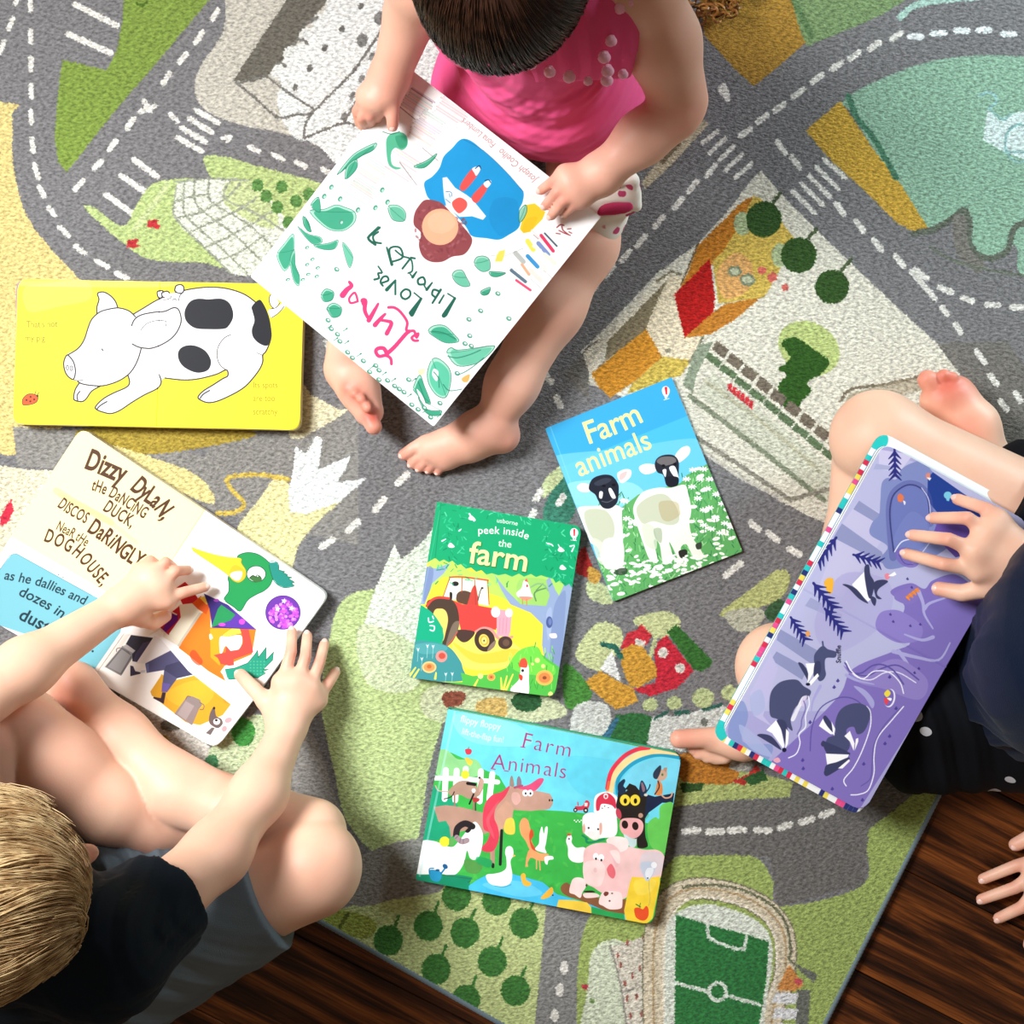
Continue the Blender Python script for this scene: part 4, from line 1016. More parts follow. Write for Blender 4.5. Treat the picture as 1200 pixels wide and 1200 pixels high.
# ---- flap book with farmyard animals
def farmyard_book():
    pl = Plane([(525, 831), (799, 884), (765, 1084), (487, 1031)], .0185)
    c = pl.canvas('#4ab848', res=S / 3)
    rnd = random.Random(4)
    c.f = (480, 830, 7.06)
    c.p('#6fd8ec', '250,-20 2300,400 2250,1000 1290,860 800,850 200,600')
    c.b('#a4ecf4', '400,40 900,140 1000,300 600,300 400,200', .5); c.b('#4ac4e4', '1300,400 1900,500 1900,800 1400,700', .3)
    c.p('#3fb44c', '180,560 250,350 330,360 460,420 600,500 740,560 900,830 1260,850 1560,880 2260,1000 2160,1900 0,1500'); c.b('#8fd08a', '200,380 300,340 400,420 540,420 600,500 560,560 240,560')
    for i in range(160):
        x, y = rnd.uniform(200, 2000), rnd.uniform(860, 1500); c.e(rnd.choice(['#54c455', '#2f9f44', '#68cc58']), x, y, 30, 12, rnd.uniform(0, 180), .35)
    c.p('#1fa074', '170,620 360,760 400,800 380,1060 120,1110 100,1050')
    # fence
    for x0, y0, x1, y1 in ((300, 510, 290, 750), (390, 515, 378, 760), (465, 500, 450, 700), (590, 520, 580, 770), (685, 540, 660, 750)): c.l('#fff', 48, [(x0, y0), (x1, y1)])
    c.l('#fff', 40, '200,575 480,585 730,610', False); c.e('#f6e23a', 460, 548, 32, 36)
    c.b('#d83a4c', '460,340 500,335 515,355 500,380 470,378'); c.l('#2f7a3a', 5, '485,335 490,320'); c.p('#f2c94a', '455,410 480,405 510,430 525,440 505,475 480,465'); 
    # dog
    c.b('#b3907c', '360,640 410,605 480,600 540,630 560,680 540,740 480,745 420,715 345,720 320,690'); c.p('#b3907c', '540,740 575,600 590,570 615,600 610,660 580,720'); c.b('#c8a090', '580,580 612,595 608,650 575,690'); c.e('#222', 578, 574, 9); c.l('#1f1a1a', 26, '480,620 540,630'); c.e('#fff', 530, 680, 16, 18); c.l('#1f1a1a', 14, '530,710 495,790'); c.l('#2f2624', 8, '370,690 345,730 285,750'); c.l('#c8a898', 9, '215,640 240,680 320,690')
    c.l('#9a7a68', 14, '372,720 372,810'); c.l('#9a7a68', 14, '530,760 525,880'); c.l('#3f3430', 10, '545,770 545,885'); c.b('#b8383c', '525,740 575,745 570,770 530,775')
    # horse
    c.p('#b8917e', '200,815 300,800 420,815 560,850 680,880 700,1000 620,1040 500,1000 380,1030 340,1070 330,980 300,930 240,940'); c.p('#c49a84', '820,650 880,650 1020,680 1160,705 1185,760 1160,830 1000,850 860,840 840,930 760,1010 700,1190 690,1260 670,1260 660,1000 700,850')
    c.b('#c49a88', '840,650 950,665 1130,700 1180,740 1180,800 1130,838 1000,838 870,820 820,740'); c.b('#e8b4ac', '850,700 900,700 920,760 880,800 845,760', .7)
    c.p('#cfa088', '800,760 860,820 850,920 740,1020 690,960 720,850'); c.l('#b8917e', 26, '700,1020 690,1290'); c.l('#222', 24, '762,1010 750,1290', False); c.l('#222', 24, '690,1290 690,1310')
    c.b('#9a8478', '830,640 832,580 850,560 865,640'); c.b('#8a7888', '890,650 888,590 905,560 925,600 920,655'); c.l('#b0526a', 20, '870,655 930,640')
    c.b('#e0445a', '830,640 760,690 680,720 620,800 605,920 615,1000 660,1030 640,1100 590,1160 640,1190 700,1170 740,1080 730,980 700,900 720,810 790,730'); c.b('#ec7078', '740,760 700,850 660,930 690,1020 700,1080 650,1000 640,900', .5)
    c.b('#e0507a', '900,660 990,630 1070,580 1110,585 1090,630 1040,680 980,678')
    for x in (958, 998): c.e('#fff', x, 700, 24, 28); c.e('#222', x + 2, 704, 8, 11)
    c.e('#222', 1158, 760, 7, 10); c.e('#222', 1180, 760, 7, 10)
    c.b('#f4d050', '800,920 860,915 870,1030 810,1040 780,1000')
    # ram
    c.f = (480, 940, 7.06)
    c.b('#fbfcf8', '90,330 200,320 340,370 400,330 470,240 540,160 600,240 605,330 580,440 540,475 500,460 475,400 450,500 400,580 340,605 250,590 60,590 60,480'); c.l('#2b2528', 52, '520,200 460,175 400,210 385,270'); c.l('#a08a90', 44, '390,290 430,325 475,315'); c.b('#222', '460,240 500,200 530,195 490,250')
    for q in ('420,300 415,335', '445,305 445,340', '400,280 380,300'): c.l('#6a5a60', 5, q)
    c.e('#f4e23a', 290, 325, 42, 42); c.b('#5fa858', '330,300 370,300 360,360 330,360'); c.p('#1a8f68', '50,595 250,600 400,598 520,620 500,660 490,740 60,670'); c.l('#3a5a44', 6, '270,600 520,635', al=.7); c.l('#3a5a44', 5, '480,660 505,650')
    c.b('#2a96c4', '165,560 250,570 265,610 240,655 180,640'); c.l('#1c6a9c', 8, '165,590 165,550 200,545'); c.l('#1c7ab0', 14, '260,590 290,550'); c.e('#1c5a8c', 295, 530, 24, 18, 40); c.e('#1c5a8c', 232, 562, 18, 10)
    c.b('#5a8f4a', '460,470 600,520 560,590 470,570', .8); c.b('#1f9a60', '560,450 680,480 660,540 560,500', .7)
    # pond and ducks
    c.p('#48c0ec', '490,690 560,640 640,600 840,590 960,620 1100,660 1220,760 1900,960 1900,1100 490,740'); c.b('#8fe0f4', '600,680 900,650 1100,750 900,780', .4)
    c.b('#fbfdfd', '635,600 700,590 760,575 800,540 800,460 790,420 800,375 830,362 855,385 858,440 835,490 850,600 830,670 760,695 680,680 645,650'); c.p('#f4b860', '855,430 880,440 856,455'); c.l('#3a9fc4', 6, '700,690 780,700 840,680')
    c.b('#f4b840', '920,610 940,585 960,600 965,640 1010,670 980,695 940,680'); c.b('#f4b840', '1085,790 1130,740 1175,700 1190,740 1160,780 1110,800'); c.e('#222', 1185, 768, 6)
    # fox, rabbit
    c.b('#f0a068', '910,180 940,130 980,150 1000,230 1010,320 1040,390 1000,400 960,320 920,260'); c.b('#f2a46c', '1000,390 1080,420 1150,430 1120,480 1060,480 1000,460 960,540 970,440'); c.b('#d8502f', '1000,230 1020,230 1025,280 1005,320 1050,400 1010,380 990,290'); c.b('#fff', '1040,390 1070,340 1075,260 1095,200 1110,260 1125,205 1143,215 1130,330 1120,380 1130,420')
    for q in ('970,460 975,530', '1050,480 1050,550', '1075,480 1080,560'): c.l('#f0a870', 10, q)
    c.b('#fff', '1120,450 1180,445 1190,470 1150,480 1140,515 1120,500')
    # right half
    c.f = (640, 850, 7.06)
    c.l('#2a9cc0', 30, '590,560 600,440 700,330 830,265 960,245 1140,275'); c.l('#f4dc9a', 52, '530,560 560,420 680,290 820,225 960,210 1160,235'); c.l('#e83a50', 34, '505,520 540,380 640,260 750,200 850,185'); c.l('#f08a4a', 24, '508,540 520,470', al=.6)
    c.p('#78d4ec', '620,560 640,430 720,340 860,285 960,268 1110,290 1090,600 830,600')
    c.t('Farm', [(-205, 175), (50, 235), (330, 285)], 125, '#b02a70', -.012, narrow=1.02, sp=1.22)
    c.t('Animals', [(-450, 355), (0, 415), (480, 495)], 125, '#b02a70', -.012, narrow=1.0, sp=1.12)
    for x, y in ((-205, 175), (-450, 355), (-340, 372)): c.l('#b02a70', 7, [(x - 6, y + 2), (x + 30, y + 8)])
    c.t('flippy floppy', [(-710, -30), (-500, 18), (-220, 62)], 58, '#dcf6f8', .012, narrow=.84); c.t('lift-the-flap fun!', [(-700, 70), (-500, 120), (-200, 165)], 52, '#dcf6f8', .01, narrow=.78)
    # tractor, barn
    c.b('#d83850', '240,670 300,665 330,620 360,640 345,690 300,700 250,700'); c.e('#2b2b2b', 242, 700, 17, 18); c.e('#2b2b2b', 328, 702, 20, 22); c.e('#e8e0d8', 242, 700, 8); c.e('#e8e0d8', 328, 702, 9); c.l('#d83850', 8, '265,660 262,635'); c.p('#f4e8e4', '318,640 345,640 340,670 316,668')
    c.b('#fff', '395,700 400,600 440,560 520,550 590,600 590,700 560,800 470,800 400,720'); c.b('#d83850', '415,700 415,620 450,575 510,558 570,610 575,690 540,660 460,650 440,700'); c.e('#f8ece8', 494, 585, 20, 24); c.e('#d83850', 494, 588, 10, 13)
    for x, y in ((465, 685), (515, 680), (485, 668)): c.e('#3a2b2b', x, y, 5)
    # sheep
    c.b('#fbfcfa', '300,800 310,745 370,720 440,730 500,700 570,710 590,860 560,920 470,930 400,940 350,920 310,880'); c.b('#e8b0a0', '300,850 315,810 325,860 310,895'); c.b('#e8b0a0', '440,820 460,810 462,880 445,905'); c.b('#fde8e4', '350,920 400,950 440,930 430,880 350,880', .8); c.e('#222', 352, 848, 8, 9); c.e('#222', 430, 858, 8, 9); c.l('#1f8a5c', 18, '330,930 350,970 480,940'); c.l('#1f8a5c', 14, '300,910 345,940')
    for i in range(7): c.e('#f4fbf4', 235 + i * 14, 785 + (i % 2) * 12, 6)
    # hen
    c.b('#fbfcfa', '165,960 175,920 200,900 215,930 212,970 250,1010 320,1010 330,1080 300,1130 230,1130 185,1090 180,1010'); c.e('#e0503a', 190, 903, 18, 9); c.e('#222', 190, 938, 6, 8)
    # black cow
    c.p('#1f2a44', '830,570 900,590 1060,560 1050,640 960,640 850,720 800,800'); c.b('#28231f', '590,600 600,540 640,560 700,520 780,540 830,580 820,700 820,900 840,1000 760,1010 740,940 620,790 580,680'); c.b('#1f3048', '600,560 595,490 640,445 655,460 640,500 660,530 640,580'); c.b('#1f3048', '770,545 780,470 800,460 830,520 825,570 790,590'); c.b('#8a6a78', '785,480 800,475 820,530 800,550'); c.p('#28231f', '650,530 690,480 740,500 780,550'); c.l('#2a3a50', 10, '820,560 850,520 860,490'); c.e('#d8cfc4', 825, 575, 16, 12)
    for x in (652, 736): c.e('#f2d840', x, 618, 42, 46); c.e('#1f1a16', x + 3, 625, 14, 22)
    c.e('#c8485a', 600, 730, 22, 45, -15); c.e('#b8907c', 782, 745, 20, 20); c.b('#f0b0b0', '610,850 620,780 690,765 770,775 805,820 790,890 730,935 650,910'); c.e('#2b1f1c', 652, 820, 26, 34, -10); c.e('#2b1f1c', 738, 832, 26, 34, -10)
    c.b('#c8e0e0', '740,940 750,930 740,1000 690,1000 640,900 700,930')
    # cat
    c.b('#c8a48c', '905,400 930,370 990,370 1000,420 970,455 930,455 905,430'); c.b('#2f3a4c', '885,400 905,365 945,330 950,370 920,440 890,435'); c.p('#b88a70', '975,350 1003,348 995,390 970,370'); c.b('#e08a4a', '925,455 960,490 962,560 940,580 895,570 905,540'); c.l('#2f3a4c', 10, '925,460 935,510 900,570'); c.l('#d8a484', 12, '950,570 985,600 1030,590 1045,555'); c.e('#4a7a4a', 962, 408, 9, 11)
    c.b('#68c858', '840,820 900,760 935,770 940,680 980,645 1050,650 1040,850 985,1050 900,1030 850,960'); 
    # pig and the hay bale
    c.f = (640, 960, 7.5)
    c.b('#8a5a3c', '130,590 180,555 240,600 330,660 460,690 560,780 690,700 720,790 680,835 520,800 300,710 200,680 140,640')
    c.b('#f3c9c6', '560,230 720,240 860,265 980,270 1040,330 1030,450 960,560 760,640 700,690 640,700 520,650 440,560 500,400')
    c.b('#d9cfd6', '850,300 980,290 1030,340 1010,460 940,500 860,480 820,440', .8)
    c.b('#fbe6e2', '530,180 600,150 700,165 725,220 700,270 620,290 560,240')
    c.b('#f4c6c4', '330,300 350,250 420,215 520,205 600,230 650,290 655,400 690,520 680,660 600,690 480,640 420,600 350,560 325,480 325,400'); c.b('#f8d8d4', '325,470 330,390 400,360 480,370 520,430 500,540 460,590 370,570 335,530'); c.b('#e8b0b8', '570,310 620,330 640,400 610,420 590,360', .5); c.b('#fbe4e0', '560,280 610,270 645,300 650,380 620,380 580,320', .8)
    c.e('#fff', 436, 325, 24, 30); c.e('#fff', 484, 335, 26, 30); c.e('#222', 438, 346, 9, 11); c.e('#222', 486, 358, 9, 11); c.b('#e8606c', '535,430 570,390 600,430 610,480 590,520 555,500 540,470', .85); c.e('#eab4b4', 432, 445, 16, 22, 0, .5)
    c.b('#fae0dc', '205,640 215,570 240,520 290,510 340,530 350,590 320,640 300,690 250,660'); c.b('#fae0dc', '465,740 470,690 500,640 580,630 660,650 670,750 650,785 560,790 500,760'); c.b('#7a3f34', '505,655 520,635 548,640 545,662 520,675'); c.e('#6a4a44', 580, 650, 9, 6); c.e('#6a4a44', 558, 716, 9, 8); c.e('#5a3a34', 355, 580, 8, 12)
    c.b('#f8dcd8', '330,650 440,650 465,680 350,690'); c.b('#3a2420', '330,630 400,625 430,640 350,642')
    c.p('#f5d23c', '755,505 900,515 1000,500 1000,560 935,870 875,925 700,890 685,800 735,560'); c.b('#fbe46a', '780,540 960,530 920,640 800,660', .5)
    c.b('#c4cede', '830,390 880,370 950,380 960,440 900,540 860,510'); c.e('#f2f3f6', 948, 402, 26, 28); c.b('#e8ecf2', '890,430 940,430 935,480 895,525 870,480'); c.e('#222', 893, 516, 7, 6); c.l('#9a9a88', 4, '905,530 905,600 915,700 900,760', al=.7)
    c.b('#e8552c', '775,810 780,780 820,775 850,790 880,760 900,790 898,850 870,885 830,885 790,860'); c.l('#2f7a3a', 9, '790,745 830,770'); c.l('#2f7a3a', 6, '830,735 820,770')
    c.p('#f5cf48', '110,705 250,710 360,730 395,770 400,835 90,780'); c.p('#2fa456', '398,765 560,810 685,830 690,890 400,835')
    c.f = (0, 0, 1)
    c.l('#bfeaf4', 2.5, '533,834 492,1026', al=.4)
    r = book_root('board_book', 'light blue board book with horse, cow and pig in a farmyard under a rainbow', 'book', pl, .0185)
    e = simple('farm_edge', '#2f8f6a', .5)
    hard_book(r, pl, print_mat('farmyard_print', c, water=.12), c, .0183, e, .010, paper=WHITE, spine_mat=e)


farmyard_book()


# ---- large white picture book on the girl's lap, upside down to the camera
def leaf(c, pts, col='#2c9672', edge='#14604a', lite='#8ccab2'):
    c.b(lite, pts, .8)
    p = np.array(pp(pts)); ce = p.mean(0)
    c.b(col, [tuple(ce + (q - ce) * .86 + np.array((3, 5))) for q in p], .85)
    c.l(edge, 5, pts, closed=True, al=.75)
    a_ = p[0]; b_ = p[len(p) // 2]; c.l(edge, 4, [tuple(a_), tuple((a_ + b_) / 2 + (3, 5)), tuple(b_)], al=.5)


def picture_book():
    pl = Plane([(480, 80), (704, 254), (508, 500), (293, 324)], (.175, .15, .125))
    c = pl.canvas('#fbfdfa', res=S / 2.2); rnd = random.Random(12)
    c.p('#f8f4f2', '470,70 720,260 690,280 660,300 500,90')
    # pale shelves of books, drawn as slanted spines
    c.f = (300, 80, 6)
    d = np.array((.84, .54)); n = np.array((-.54, .84))

    def row(x, y, cnt, L, cols, w=13, step=17):
        for i in range(cnt):
            p = np.array((x, y)) + n * step * i + d * rnd.uniform(-12, 12)
            q = p + d * L * rnd.uniform(.85, 1.05)
            c.l('#8f8884', w, [tuple(p), tuple(q)], False, .55); c.l(rnd.choice(cols), w - 4, [tuple(p + d * 3), tuple(q - d * 3)], False)
    pale = ['#ecdede', '#e8c8cc', '#f2ece6', '#c8dcd4', '#ecd6c8', '#dcd0dc']
    row(1100, 140, 9, 190, pale); row(800, 620, 14, 150, pale); row(700, 780, 8, 190, pale, 12, 16); row(990, 560, 10, 190, pale); row(1180, 290, 12, 180, pale); row(1340, 170, 11, 200, ['#f6d8d8', '#f4ecec', '#dfe8ea', '#f2c8cc'])
    for q in ('1000,262 1120,360', '1090,140 1240,240', '1170,560 1280,650', '1010,660 1130,820'): c.l('#7a6f74', 6, q, al=.8)
    # foliage
    c.b('#4fae88', '920,490 960,455 1020,450 1060,480 1065,540 1030,575 980,560 950,600 960,680 1020,700 980,710 930,670 915,560'); c.b('#2f8f6a', '980,480 1050,480 1060,540 1010,560', .8); c.b('#c8e8d8', '955,600 1000,640 1010,690 960,670', .7); c.l('#24604a', 5, '890,445 950,462 1010,445')
    leaf(c, '570,750 610,690 680,610 760,560 845,525 830,570 760,605 700,640 640,690'); leaf(c, '628,780 640,690 700,640 715,680 690,730')
    leaf(c, '380,1000 480,990 560,960 620,975 695,1010 695,1080 620,1140 520,1135 430,1070'); leaf(c, '385,965 440,905 450,1010'); leaf(c, '330,1040 370,1080 385,1150 340,1110')
    leaf(c, '930,970 1000,965 1050,1010 1045,1070 990,1075 950,1050', '#58b090'); leaf(c, '780,1190 860,1110 830,1160'); leaf(c, '1110,690 1200,650 1270,600 1250,640 1180,700')
    for x, y in ((530, 835), (592, 918), (888, 855), (925, 940), (840, 980), (717, 995), (480, 900), (600, 1080)): c.e('#4c8f78', x, y, 15, 20, 30); c.e('#a8dcc8', x + 3, y + 4, 8, 11, 30)
    c.f = (290, 180, 8)
    leaf(c, '280,930 340,850 430,750 440,900 420,1000 350,1100 290,1010'); leaf(c, '400,1000 440,900 450,1040 490,1150 480,1240 430,1180'); leaf(c, '470,680 560,750 680,780 700,830 620,850 540,780'); leaf(c, '620,860 760,840 850,810 820,890 720,900'); leaf(c, '540,590 580,680 600,730 560,720 530,660'); leaf(c, '890,830 960,900 990,980 960,1070 920,980', '#5fb898')
    c.b('#e8ddc0', '180,1060 240,1030 250,1080 200,1110', .6)
    for x, y in ((560, 880), (610, 990), (560, 1040), (660, 1070), (570, 1130), (840, 1090), (520, 1180), (650, 1150), (380, 1180)): c.e('#3f8a6e', x, y, 22, 14, -20); c.e('#e8f6f0', x + 2, y + 2, 12, 6, -20)
    # child in a blue coat
    c.f = (480, 140, 6)
    c.b('#1a93cf', '345,150 385,135 440,155 520,220 600,290 680,370 750,450 800,510 795,580 770,640 780,720 760,770 700,810 630,845 540,835 440,820 400,760 350,700 280,620 230,600 140,560 110,500 105,440 160,400 210,340 240,260 300,200')
    c.b('#1480bb', '600,560 740,560 770,640 760,760 640,820 560,700', .4); c.l('#0f6a9c', 5, '380,140 520,220 680,370 800,510', al=.7)
    c.p('#f6f6f8', '232,410 262,405 320,480 400,530 440,560 538,680 515,705 440,680 350,685 300,640 260,620 240,520')
    c.b('#e4574f', '300,580 350,548 400,575 400,620 350,660 310,625'); c.b('#c8d4dc', '240,520 270,510 300,560 260,600', .8)
    c.l('#4a7a9c', 5, '255,505 292,512 296,540'); c.l('#4a7a9c', 4, '280,520 284,545'); c.l('#4a7a9c', 4, '255,560 290,590')
    c.b('#e4514e', '352,480 380,420 440,345 480,335 495,360 450,430 385,500'); c.b('#f2f2f4', '440,345 480,330 498,350 470,395 455,375'); c.l('#0d3a6a', 6, '462,345 490,325 500,345')
    c.b('#e4514e', '435,550 480,490 540,440 545,490 475,585'); c.b('#f2f2f4', '520,450 560,425 575,445 545,480'); c.l('#0d3a6a', 6, '530,430 555,425 572,445')
    # hair and face (plain)
    hr = '70,600 110,565 180,570 240,600 330,700 400,780 440,840 425,900 380,950 300,965 230,1000 150,1000 90,960 65,880 80,800 30,740 35,660'
    c.b('#8c4448', hr)
    for i in range(150):
        x, y = rnd.uniform(30, 430), rnd.uniform(570, 1000)
        c.e(rnd.choice(['#9c5054', '#7a363c', '#a8646a', '#853e44']), x, y, 16, 9, rnd.uniform(0, 180), .6) if (x - 210) ** 2 / 200 ** 2 + (y - 790) ** 2 / 205 ** 2 < 1 and not (x > 260 and y < 690) else None
    c.e('#e8ac88', 215, 755, 128, 128); c.b('#efba98', '130,700 200,650 280,660 320,740 240,800 150,780', .6); c.b('#e8b498', '235,725 265,720 262,760 240,755', .7)
    # yellow sleeve, leaves and shelf books
    c.p('#f2c22a', '820,600 880,590 955,650 935,700 850,790 800,800 775,770'); c.b('#e0a818', '820,700 900,690 850,780 790,790', .4); leaf(c, '770,720 775,640 815,600 825,640 800,700', '#80bca4'); c.b('#e8e8e0', '805,560 830,515 890,530 920,560 860,590')
    for q, w_, cl in (('950,800 1035,890', 16, '#4a5a6c'), ('925,815 1010,925', 30, '#d83a60'), ('905,870 975,950', 38, '#7a8fc0'), ('860,780 930,850', 18, '#e8dcd8'), ('870,810 905,840', 10, '#b8a8a8'), ('830,855 870,915', 44, '#f0dc5a'),
                      ('830,960 900,1035', 36, '#3a8fc8'), ('745,940 800,1000', 44, '#b4b8b4'), ('790,1020 840,1090', 26, '#f0a884'), ('715,1060 815,1140', 30, '#5a7080'), ('750,1130 850,1200', 22, '#e0486a'),
                      ('900,990 960,1060', 40, '#e8e2d8'), ('950,950 1020,1010', 40, '#dfe0d4'), ('850,1060 920,1130', 44, '#e8d8d0'), ('870,890 920,920', 26, '#f0e8d8')): c.l(cl, w_ * .8, q, False)
    for q in ('560,960 600,955 640,950', '640,970 720,940 800,905', '700,1040 760,1060', '850,1120 930,1190', '940,1060 1010,1120'): c.l('#8a8f8c', 4, q, al=.7)
    c.p('#ecd45a', '600,1000 612,955 630,925 672,915 665,960 650,1000')
    leaf(c, '455,1010 470,970 520,960 560,985 565,1050 520,1070 480,1050', '#5fb898'); leaf(c, '560,1070 620,1070 675,1080 620,1105 575,1100'); leaf(c, '300,1100 320,1065 370,1060 400,1110 425,1165 380,1175 330,1150', '#5fb898')
    # scribbled emblem at the corner
    for q in ('1035,760 1060,740 1085,745', '1070,750 1080,780 1120,810', '1050,780 1090,800 1130,815', '1030,800 1060,805', '1110,770 1135,768', '1120,790 1140,800'): c.l('#9a4048', 8, q)
    # names along the top edge, hand-lettered marks
    nm = '#a0656a'
    c.t('Joseph Coelho', [(900, 415), (700, 245), (540, 110)], 50, nm, 0, narrow=.78, it=.2, al=.85); c.t('Fiona Lumbers', [(610, 170), (400, 0), (200, -160)], 46, nm, 0, narrow=.74, it=.2, al=.85)
    # lower right: dots, pale books, big leaves
    c.f = (380, 300, 5.4545)
    leaf(c, '665,480 700,445 770,445 830,500 860,545 780,555 710,520', '#2f9c78'); leaf(c, '785,620 810,585 850,600 950,590 1050,575 1090,580 1040,640 960,690 850,700', '#5fb898'); leaf(c, '690,660 740,660 800,720 810,800 780,900 720,890 670,820 660,740', '#4fb894'); leaf(c, '570,840 610,760 640,830 680,940 640,930 590,880'); leaf(c, '600,900 660,980 750,990 720,1020 650,1000'); leaf(c, '1000,225 1060,200 1050,240 1015,250')
    c.b('#f6fbf6', '590,850 620,880 660,960 620,920'); c.b('#e8f4ee', '700,720 730,740 720,800 690,760'); c.b('#d99a3a', '880,780 930,755 920,800 890,805', .8); c.b('#e8c88a', '600,730 640,720 640,750 610,760', .7)
    for i in range(9):
        p0 = np.array((990 + i * 22, 400 - i * 12)); c.l('#9a9490', 16, [tuple(p0), tuple(p0 + np.array((70, 90)))], False, .6); c.l('#f2f0ec', 12, [tuple(p0), tuple(p0 + np.array((70, 90)))], False)
    for x, y in ((925, 405), (930, 510), (900, 560), (940, 575), (1110, 240), (80, 85), (45, 465), (85, 500), (100, 545), (150, 615), (250, 670), (330, 700), (350, 790), (405, 795), (450, 830), (480, 850), (510, 870), (540, 790), (560, 950), (850, 750), (740, 940), (25, 410), (180, 650), (290, 740), (1000, 350), (1180, 400), (600, 980), (680, 1030), (350, 730), (640, 970), (30, 340)):
        c.e('#4c9078', x, y, 18, 14, 30); c.e('#e0f2ea', x + 2, y - 2, 9, 6, 30)
    leaf(c, '20,330 60,300 110,330 100,380 50,390'); leaf(c, '-20,250 10,210 60,230 50,280 0,290')
    for x, y in ((130, 560), (210, 640), (60, 540), (290, 720), (370, 760), (430, 800), (530, 900), (120, 480), (20, 460), (560, 800), (630, 1000), (720, 1030)): c.l('#3f8a6e', 5, [(x, y), (x + 22, y - 14)]); c.e('#2f7a60', x + 24, y - 16, 8, 5, -30)
    for q in ('790,640 850,650 930,630 1000,600', '700,740 730,780 735,840', '600,800 630,880 650,940', '690,480 760,490 840,530', '850,760 900,740 960,700 1020,650', '760,820 800,860 880,850'): c.l('#23705a', 6, q, al=.8)
    # title: brush script and green capitals, upside down
    pk = '#d83c74'; gr = '#1c5c4c'
    c.l(pk, (18, 27), '430,690 425,655 395,635 350,640 330,610 345,590 380,590 400,620'); c.l(pk, (27, 24), '400,625 450,580 520,500 545,480'); c.l(pk, (16, 18), '600,540 575,540 560,520 600,495 590,520 575,480 545,480 525,470 530,420 490,360 450,330 410,328')
    c.l(pk, (32, 16), '325,440 360,400 390,370'); c.l(pk, (16, 29), '360,410 400,415 430,430 400,495'); c.l(pk, (32, 16), '285,410 320,350 345,305'); c.l(pk, (16, 35), '320,355 290,400 260,350 262,290 248,285'); c.l(pk, (16, 37), '262,330 255,300')
    c.l(pk, 14, '212,290 170,300 160,270 190,235 205,250 215,290'); c.l(pk, (40, 18), '118,250 145,215 175,190 160,165')
    def cap(q, w=(12, 18)): c.l(gr, (w[0] * 1.35, w[1] * 1.35), q, False)
    cap('560,375 620,272', (20, 12)); c.l(gr, 10, '620,272 575,235')
    c.l(gr, 13, '548,255 520,275 495,262 492,235 520,212 548,225', closed=True); cap('400,215 455,155', (18, 10)); c.l(gr, 13, '455,155 455,245'); c.l(gr, 13, '375,190 360,165 375,135 400,130 410,155 372,170'); c.l(gr, (14, 10), '320,150 350,140 345,110 370,105 345,65')
    cap('765,380 835,270', (22, 12)); c.l(gr, 10, '835,268 790,240'); cap('735,300 765,250', (10, 8)); cap('692,300 745,215', (10, 12)); c.l(gr, 13, '735,225 700,215 690,245 712,265'); cap('655,215 690,170', (14, 8)); c.l(gr, 10, '655,215 640,190'); c.l(gr, 13, '640,180 605,180 600,150 630,135 645,160 640,185'); cap('565,135 590,100', (14, 8)); c.l(gr, 10, '565,135 550,115'); cap('500,80 555,10', (10, 10)); c.l(gr, 13, '555,10 580,15')
    c.f = (400, 0, 3)
    cap('245,1100 280,1050', (12, 6)); cap('365,1105 400,1048', (13, 6)); c.l(gr, 7, '178,920 215,905 205,870 170,875 178,930'); cap('178,930 160,870', (8, 5)); c.l(gr, 7, '140,855 118,850 112,830 130,815'); c.l(gr, 9, '120,860 95,835 135,800'); c.l(gr, 6, '190,880 215,900 245,912 250,950 235,960')
    c.f = (0, 0, 1)
    r = book_root('picture_book', 'large white picture book with pink and green title held on the girl\'s lap', 'book', pl, .012)
    e = simple('white_cover_edge', '#f4f1ea', .5)
    hard_book(r, pl, print_mat('picture_print', c, water=.05), c, .012, e, .002, board=.0022, spine=(1, 2), spine_mat=e)
    return pl


PB = picture_book()


